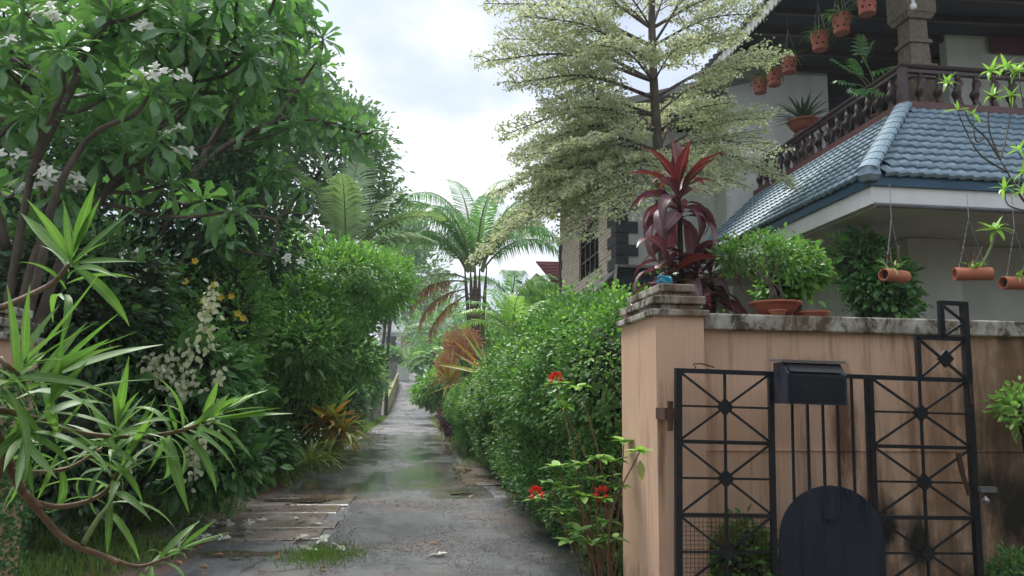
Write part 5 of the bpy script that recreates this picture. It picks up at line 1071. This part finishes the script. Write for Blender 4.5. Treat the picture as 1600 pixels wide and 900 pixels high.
def fern_mesh(seed, n=60, L=.26):
    q = random.Random(seed); mb = MB()
    for j in range(n):
        a = q.uniform(0, 6.28); el = q.uniform(.3, 1.3); v, f = strip(L*q.uniform(.6, 1.15), .018, 5, q.uniform(.8, 2.3), .2); m = np.array(frame((math.cos(a)*math.cos(el), math.sin(a)*math.cos(el), math.sin(el)), (0, 0, 1.), (q.gauss(0, .03), q.gauss(0, .03), .2))); mb.add(v@m[:3, :3].T+m[:3, 3], f, q.random())
    me = mb.mesh('plant'); me.materials.append(G['hedge']); return me
FERN = [fern_mesh(i) for i in range(3)]
WIRE = MB()
for k in range(3): WIRE.tube([(.1*math.cos(k*2.1), .1*math.sin(k*2.1), .21), (0, 0, .62)], .003, 4)
WIRE.tube([(0, 0, .62), (0, 0, 1.1)], .003, 4); WIRE = WIRE.mesh('wires'); WIRE.materials.append(K['steel'])
names = ['first', 'second', 'third', 'fourth', 'fifth', 'sixth']
for k, (px, py) in enumerate([(1188, 138), (1210, 126), (1233, 106), (1281, 70), (1315, 43), (1355, 13)]):
    p = at(px, py, X=6.75); s = 1.4
    t = thing('hanging_pot', f'pierced terracotta pot hanging under the upper eaves, {names[k]} from the far left', 'pot', (p[0], p[1], p[2]-.1), 'hanging pots under the upper eaves'); t.scale = (s, s, s); t.rotation_euler[2] = k*.7
    for n_, me in (('pot', PP), ('soil', FILL), ('plant', FERN[k % 3]), ('wires', WIRE)):
        o = bpy.data.objects.new(n_, me); COL.objects.link(o); o.parent = t
p = at(1255, 195, X=6.8+.55); t = thing('potted_agave', 'spiky dark plant in a wide terracotta pot on the balcony', 'potted plant', (p[0], p[1], ZL+.02)); tz = p[2]
obj('stand', MB().box((p[0]-.14, p[1]-.14, ZL+.021), (p[0]+.14, p[1]+.14, tz-.16)), K['stone'], t); obj('pot', MB().lathe([(.15, 0), (.24, .1), (.29, .2), (.305, .2), (.305, .235), (.25, .235)], (p[0], p[1], tz-.159), 20), K['terra'], t, True)
for j in range(40):
    u = j/40; a = j*2.399; el = 1.4-1.2*u; v, f = strip(.68*random.uniform(.8, 1.1), .06, 4, .5, .3); m = np.array(frame((math.cos(a)*math.cos(el), math.sin(a)*math.cos(el), math.sin(el)), (0, 0, 1.), (p[0], p[1], tz+.06))); obj('leaf', MB().add(v@m[:3, :3].T+m[:3, 3], f), G['dark'], t)
p = U(1345, 130, 11.2); t = thing('potted_philodendron', 'philodendron with large split leaves leaning over the balcony rail', 'potted plant', (p[0]+.35, p[1], ZL+.02)); pb = np.array(LOC[t.name])
obj('pot', MB().lathe([(.12, 0), (.17, .28), (.185, .28), (.185, .32), (.15, .32)], pb, 18), K['terra'], t, True)
def split_leaf():
    mb = MB(); L = .3
    for s in (-1, 1):
        for i in range(7):
            u = i/6; x0 = L*(.05+.75*u); a = (1.75-1.35*u); l = L*(.42+.22*math.sin(math.pi*(u*.8+.15))); d = np.array([math.cos(a), s*math.sin(a), 0]); n_ = np.array([-d[1], d[0], 0])*.022
            b = np.array([x0, 0, 0]); mb.add([b-n_*.6, b+n_*.6, b+d*l*.6+n_+[0, 0, .02], b+d*l*.6-n_+[0, 0, .02], b+d*l+[0, 0, -.03]], [(0, 1, 2, 3), (3, 2, 4)], random.random())
    mb.add([(0, .015, 0), (0, -.015, 0), (L*.85, -.02, 0), (L*.85, .02, 0), (L*.4, .05, .0), (L*.4, -.05, 0)], [(1, 5, 4, 0), (5, 2, 3, 4)]); me = mb.mesh('split_leaf'); me.materials.append(G['mus']); return me
SPL = split_leaf()
for (px, py, Y, d) in [(1350, 95, 10.9, (.1, -.5, .5)), (1340, 115, 10.7, (-.5, -.5, .3)), (1338, 140, 10.6, (-.3, -.7, -.6)), (1365, 115, 10.8, (.6, -.4, .1)), (1322, 108, 10.9, (-.8, -.2, .3)), (1355, 140, 10.6, (.3, -.6, -.5)), (1345, 85, 11.1, (0, -.1, .9)), (1325, 130, 10.8, (-.7, -.4, -.2))]:
    e_ = U(px, py, Y); obj('stalk', MB().tube(curve([pb+[0, 0, .3], (pb+[0, 0, .5])*.5+e_*.5+[0, 0, .1], e_], 4), .009, 5), K['gstem'], t); inst('leaf', SPL, t, frame(d, (0, -.6, .8), e_), t)
# ---- planters made of clay tubes, hung on chains below the porch eave
def tube_planter(label, px, py, Y, L, r, yaw, pl_seed, top_z=3.95):
    p = U(px, py, Y); t = thing('tube_planter', label, 'planter', tuple(p), 'clay tube planters hung under the porch eave'); ax = np.array([math.cos(yaw), math.sin(yaw), 0])
    n = 18; a_ = p-ax*L/2; b_ = p+ax*L/2; mb = MB(); mb.tube([a_, a_+ax*.02, p, b_-ax*.02, b_], [r, r*1.04, r, r*1.04, r], n, cap=False); mb.tube([a_, b_], r*.82, n, cap=False)
    ang = np.linspace(0, 2*math.pi, n, endpoint=False); sd2 = np.array([-ax[1], ax[0], 0]); 
    for e2 in (a_, b_):
        ring = [e2+(np.cos(q)*sd2+np.sin(q)*np.array([0, 0, 1.]))*rr for rr in (r, r*.82) for q in ang]; mb.add(ring, [(i, (i+1) % n, n+(i+1) % n, n+i) for i in range(n)])
    obj('tube', mb, K['terra2'], t, True); obj('soil_plug', MB().tube([a_+ax*.06, b_-ax*.06], r*.8, 12), K['soil'], t)
    mb = MB()
    for s in (-1, 1):
        q0 = p+ax*s*L*.36+[0, 0, r]; q1 = p+[0, 0, .62]
        for i in range(16):
            u0, u1 = i/16, (i+1.3)/16; mb.tube([q0+(q1-q0)*u0+sd2*.006*(i % 2), q0+(q1-q0)*u1-sd2*.006*(i % 2)], .0045, 4)
    q1 = p+[0, 0, .62]; zt2 = top_z
    for i in range(12): mb.tube([q1+[0, 0, (zt2-q1[2])*i/12], q1+[.006*(i % 2), 0, (zt2-q1[2])*(i+1.2)/12]], .0045, 4)
    obj('chain', mb, K['steel'], t)
    q = random.Random(pl_seed); mb = MB(); st2 = MB()
    for j in range(16):
        a = q.uniform(0, 6.28); el = q.uniform(.2, 1.4); v, f = strip(q.uniform(.10, .22), .024, 5, q.uniform(.3, 1.8), .3); m = np.array(frame((math.cos(a)*math.cos(el), math.sin(a)*math.cos(el), math.sin(el)), (0, 0, 1.), p+ax*q.uniform(-.07, .07)+[0, 0, r*.9])); mb.add(v@m[:3, :3].T+m[:3, 3], f)
    for j in range(5): a = q.uniform(0, 6.28); st2.tube(curve([p+ax*q.uniform(-.06, .06)+[0, 0, r*.8], p+ax*.1*math.cos(a)+[0, .05*math.sin(a), .18], p+ax*.2*math.cos(a)+[0, .08*math.sin(a), q.uniform(.2, .34)]], 4), [.009, .005], 5)
    obj('orchid_leaves', mb, G['lime'], t); obj('orchid_canes', st2, K['stem'], t); return t
tube_planter('clay tube planter with bare orchid canes, nearest the house corner', 1398, 431, 7.5, .36, .066, .35, 1); 
tp = tube_planter('clay tube planter with tall leafy orchid tuft, middle of the row', 1520, 428, 7.6, .38, .07, -.25, 2); tube_planter('clay tube planter cut by the right edge of view', 1592, 443, 7.5, .42, .07, .1, 3)
e_ = U(1555, 360, 7.6); b_ = U(1530, 420, 7.6); obj('cane', MB().tube(curve([b_, (b_+e_)/2+[.03, 0, 0], e_], 4), .012, 6), K['gstem'], tp)
for j in range(12): a = j*2.4; el = 1.2-.11*j; inst('leaf', TL[j % 3], tp, frame((math.cos(a)*math.cos(el), math.sin(a)*math.cos(el), math.sin(el)), (0, 0, 1.), e_) @ Matrix.Scale(1.6, 4), tp)

# ---- fallen flowers and leaves on the paving
FFL = []; ORD = 'first second third fourth fifth sixth seventh eighth ninth tenth eleventh twelfth thirteenth fourteenth fifteenth sixteenth seventeenth eighteenth nineteenth twentieth'.split()
for k, (px, py) in enumerate([(395, 815), (405, 814), (388, 818), (460, 811), (495, 820), (355, 820), (347, 842), (470, 842), (503, 844), (480, 858), (487, 862), (530, 858), (685, 868), (325, 824), (330, 818), (385, 826), (390, 833), (275, 852), (130, 830), (318, 840)]):
    p = at(px, py, Z=.045 if px < 540 and py < 850 else .022); o = bpy.data.objects.new('fallen_flower', FF[k % 4]); COL.objects.link(o); o.location = p; o.rotation_euler = (random.gauss(0, .25), random.gauss(0, .25), random.uniform(0, 6)); s = random.uniform(1.1, 1.7); o.scale = (s, s, s)
    FFL.append((px, py, o))
for k, (px, py, o) in enumerate(sorted(FFL, key=lambda q_: q_[0])):
    tag(o, f'white fallen flower on the wet paving, {ORD[k]} from the left' if px < 600 else 'single white fallen flower on the dark asphalt in mid lane', 'flower', 'fallen white flowers')
LVL = []
for k, (px, py) in enumerate([(500, 890), (325, 884), (275, 876), (508, 885), (435, 868), (672, 848), (520, 757), (530, 748), (490, 760), (475, 757)]):
    p = at(px, py, Z=.03); v, f = strip(random.uniform(.08, .15), .05, 4, .4, .3); a = random.uniform(0, 6); m = np.array(frame((math.cos(a), math.sin(a), 0), (.2, 0, 1.), p)); v = v@m[:3, :3].T+m[:3, 3]
    LVL.append((px, 'orange' if k % 2 else 'brown', obj('fallen_leaf', MB().add(v, f), G['orange' if k % 2 else 'brown'])))
for k, (px, c_, o) in enumerate(sorted(LVL, key=lambda q_: q_[0])): tag(o, f'curled {c_} dead leaf lying on the paving, {ORD[k]} from the left', 'leaf', 'fallen leaves on the paving')
# ---- added trees, out of view behind the camera, to shade the gate side
for k, (label, x, y, r, h) in enumerate([('added unseen shade tree behind the viewpoint on the right', 9, -5, 3.0, 3.4), ('added unseen shade tree behind the viewpoint in the middle', 2.5, -10, 3.2, 3.4), ('added unseen shade tree behind the viewpoint at the left', -6, -9, 3.0, 3.2), ('added unseen shade tree beside the viewpoint on the far right', 12, -1, 2.5, 3.0)]):
    tree('added_shade_tree', label, (x, y, 0), (x, y, h*.5), sublobes((x, y, h), (r, r, r*.9), 8, seed=200+k), 'far', 700, 10, .5, .5, .3, .25, shell=.4)
# ---- damp air
hz = MB().box((-130, -20, -1.2), (130, 175, 19)); hm = bpy.data.materials.new('damp_air'); hm.use_nodes = True; ht = hm.node_tree; ht.nodes.clear()
pv = N(ht, 'ShaderNodeVolumePrincipled'); pv.inputs['Color'].default_value = (.86, .92, 1, 1); pv.inputs['Density'].default_value = .0009; pv.inputs['Anisotropy'].default_value = .3
LK(ht, pv.outputs[0], N(ht, 'ShaderNodeOutputMaterial').inputs['Volume'])
stuff(obj('haze', hz, hm))['label'] = 'thin damp haze in the air'
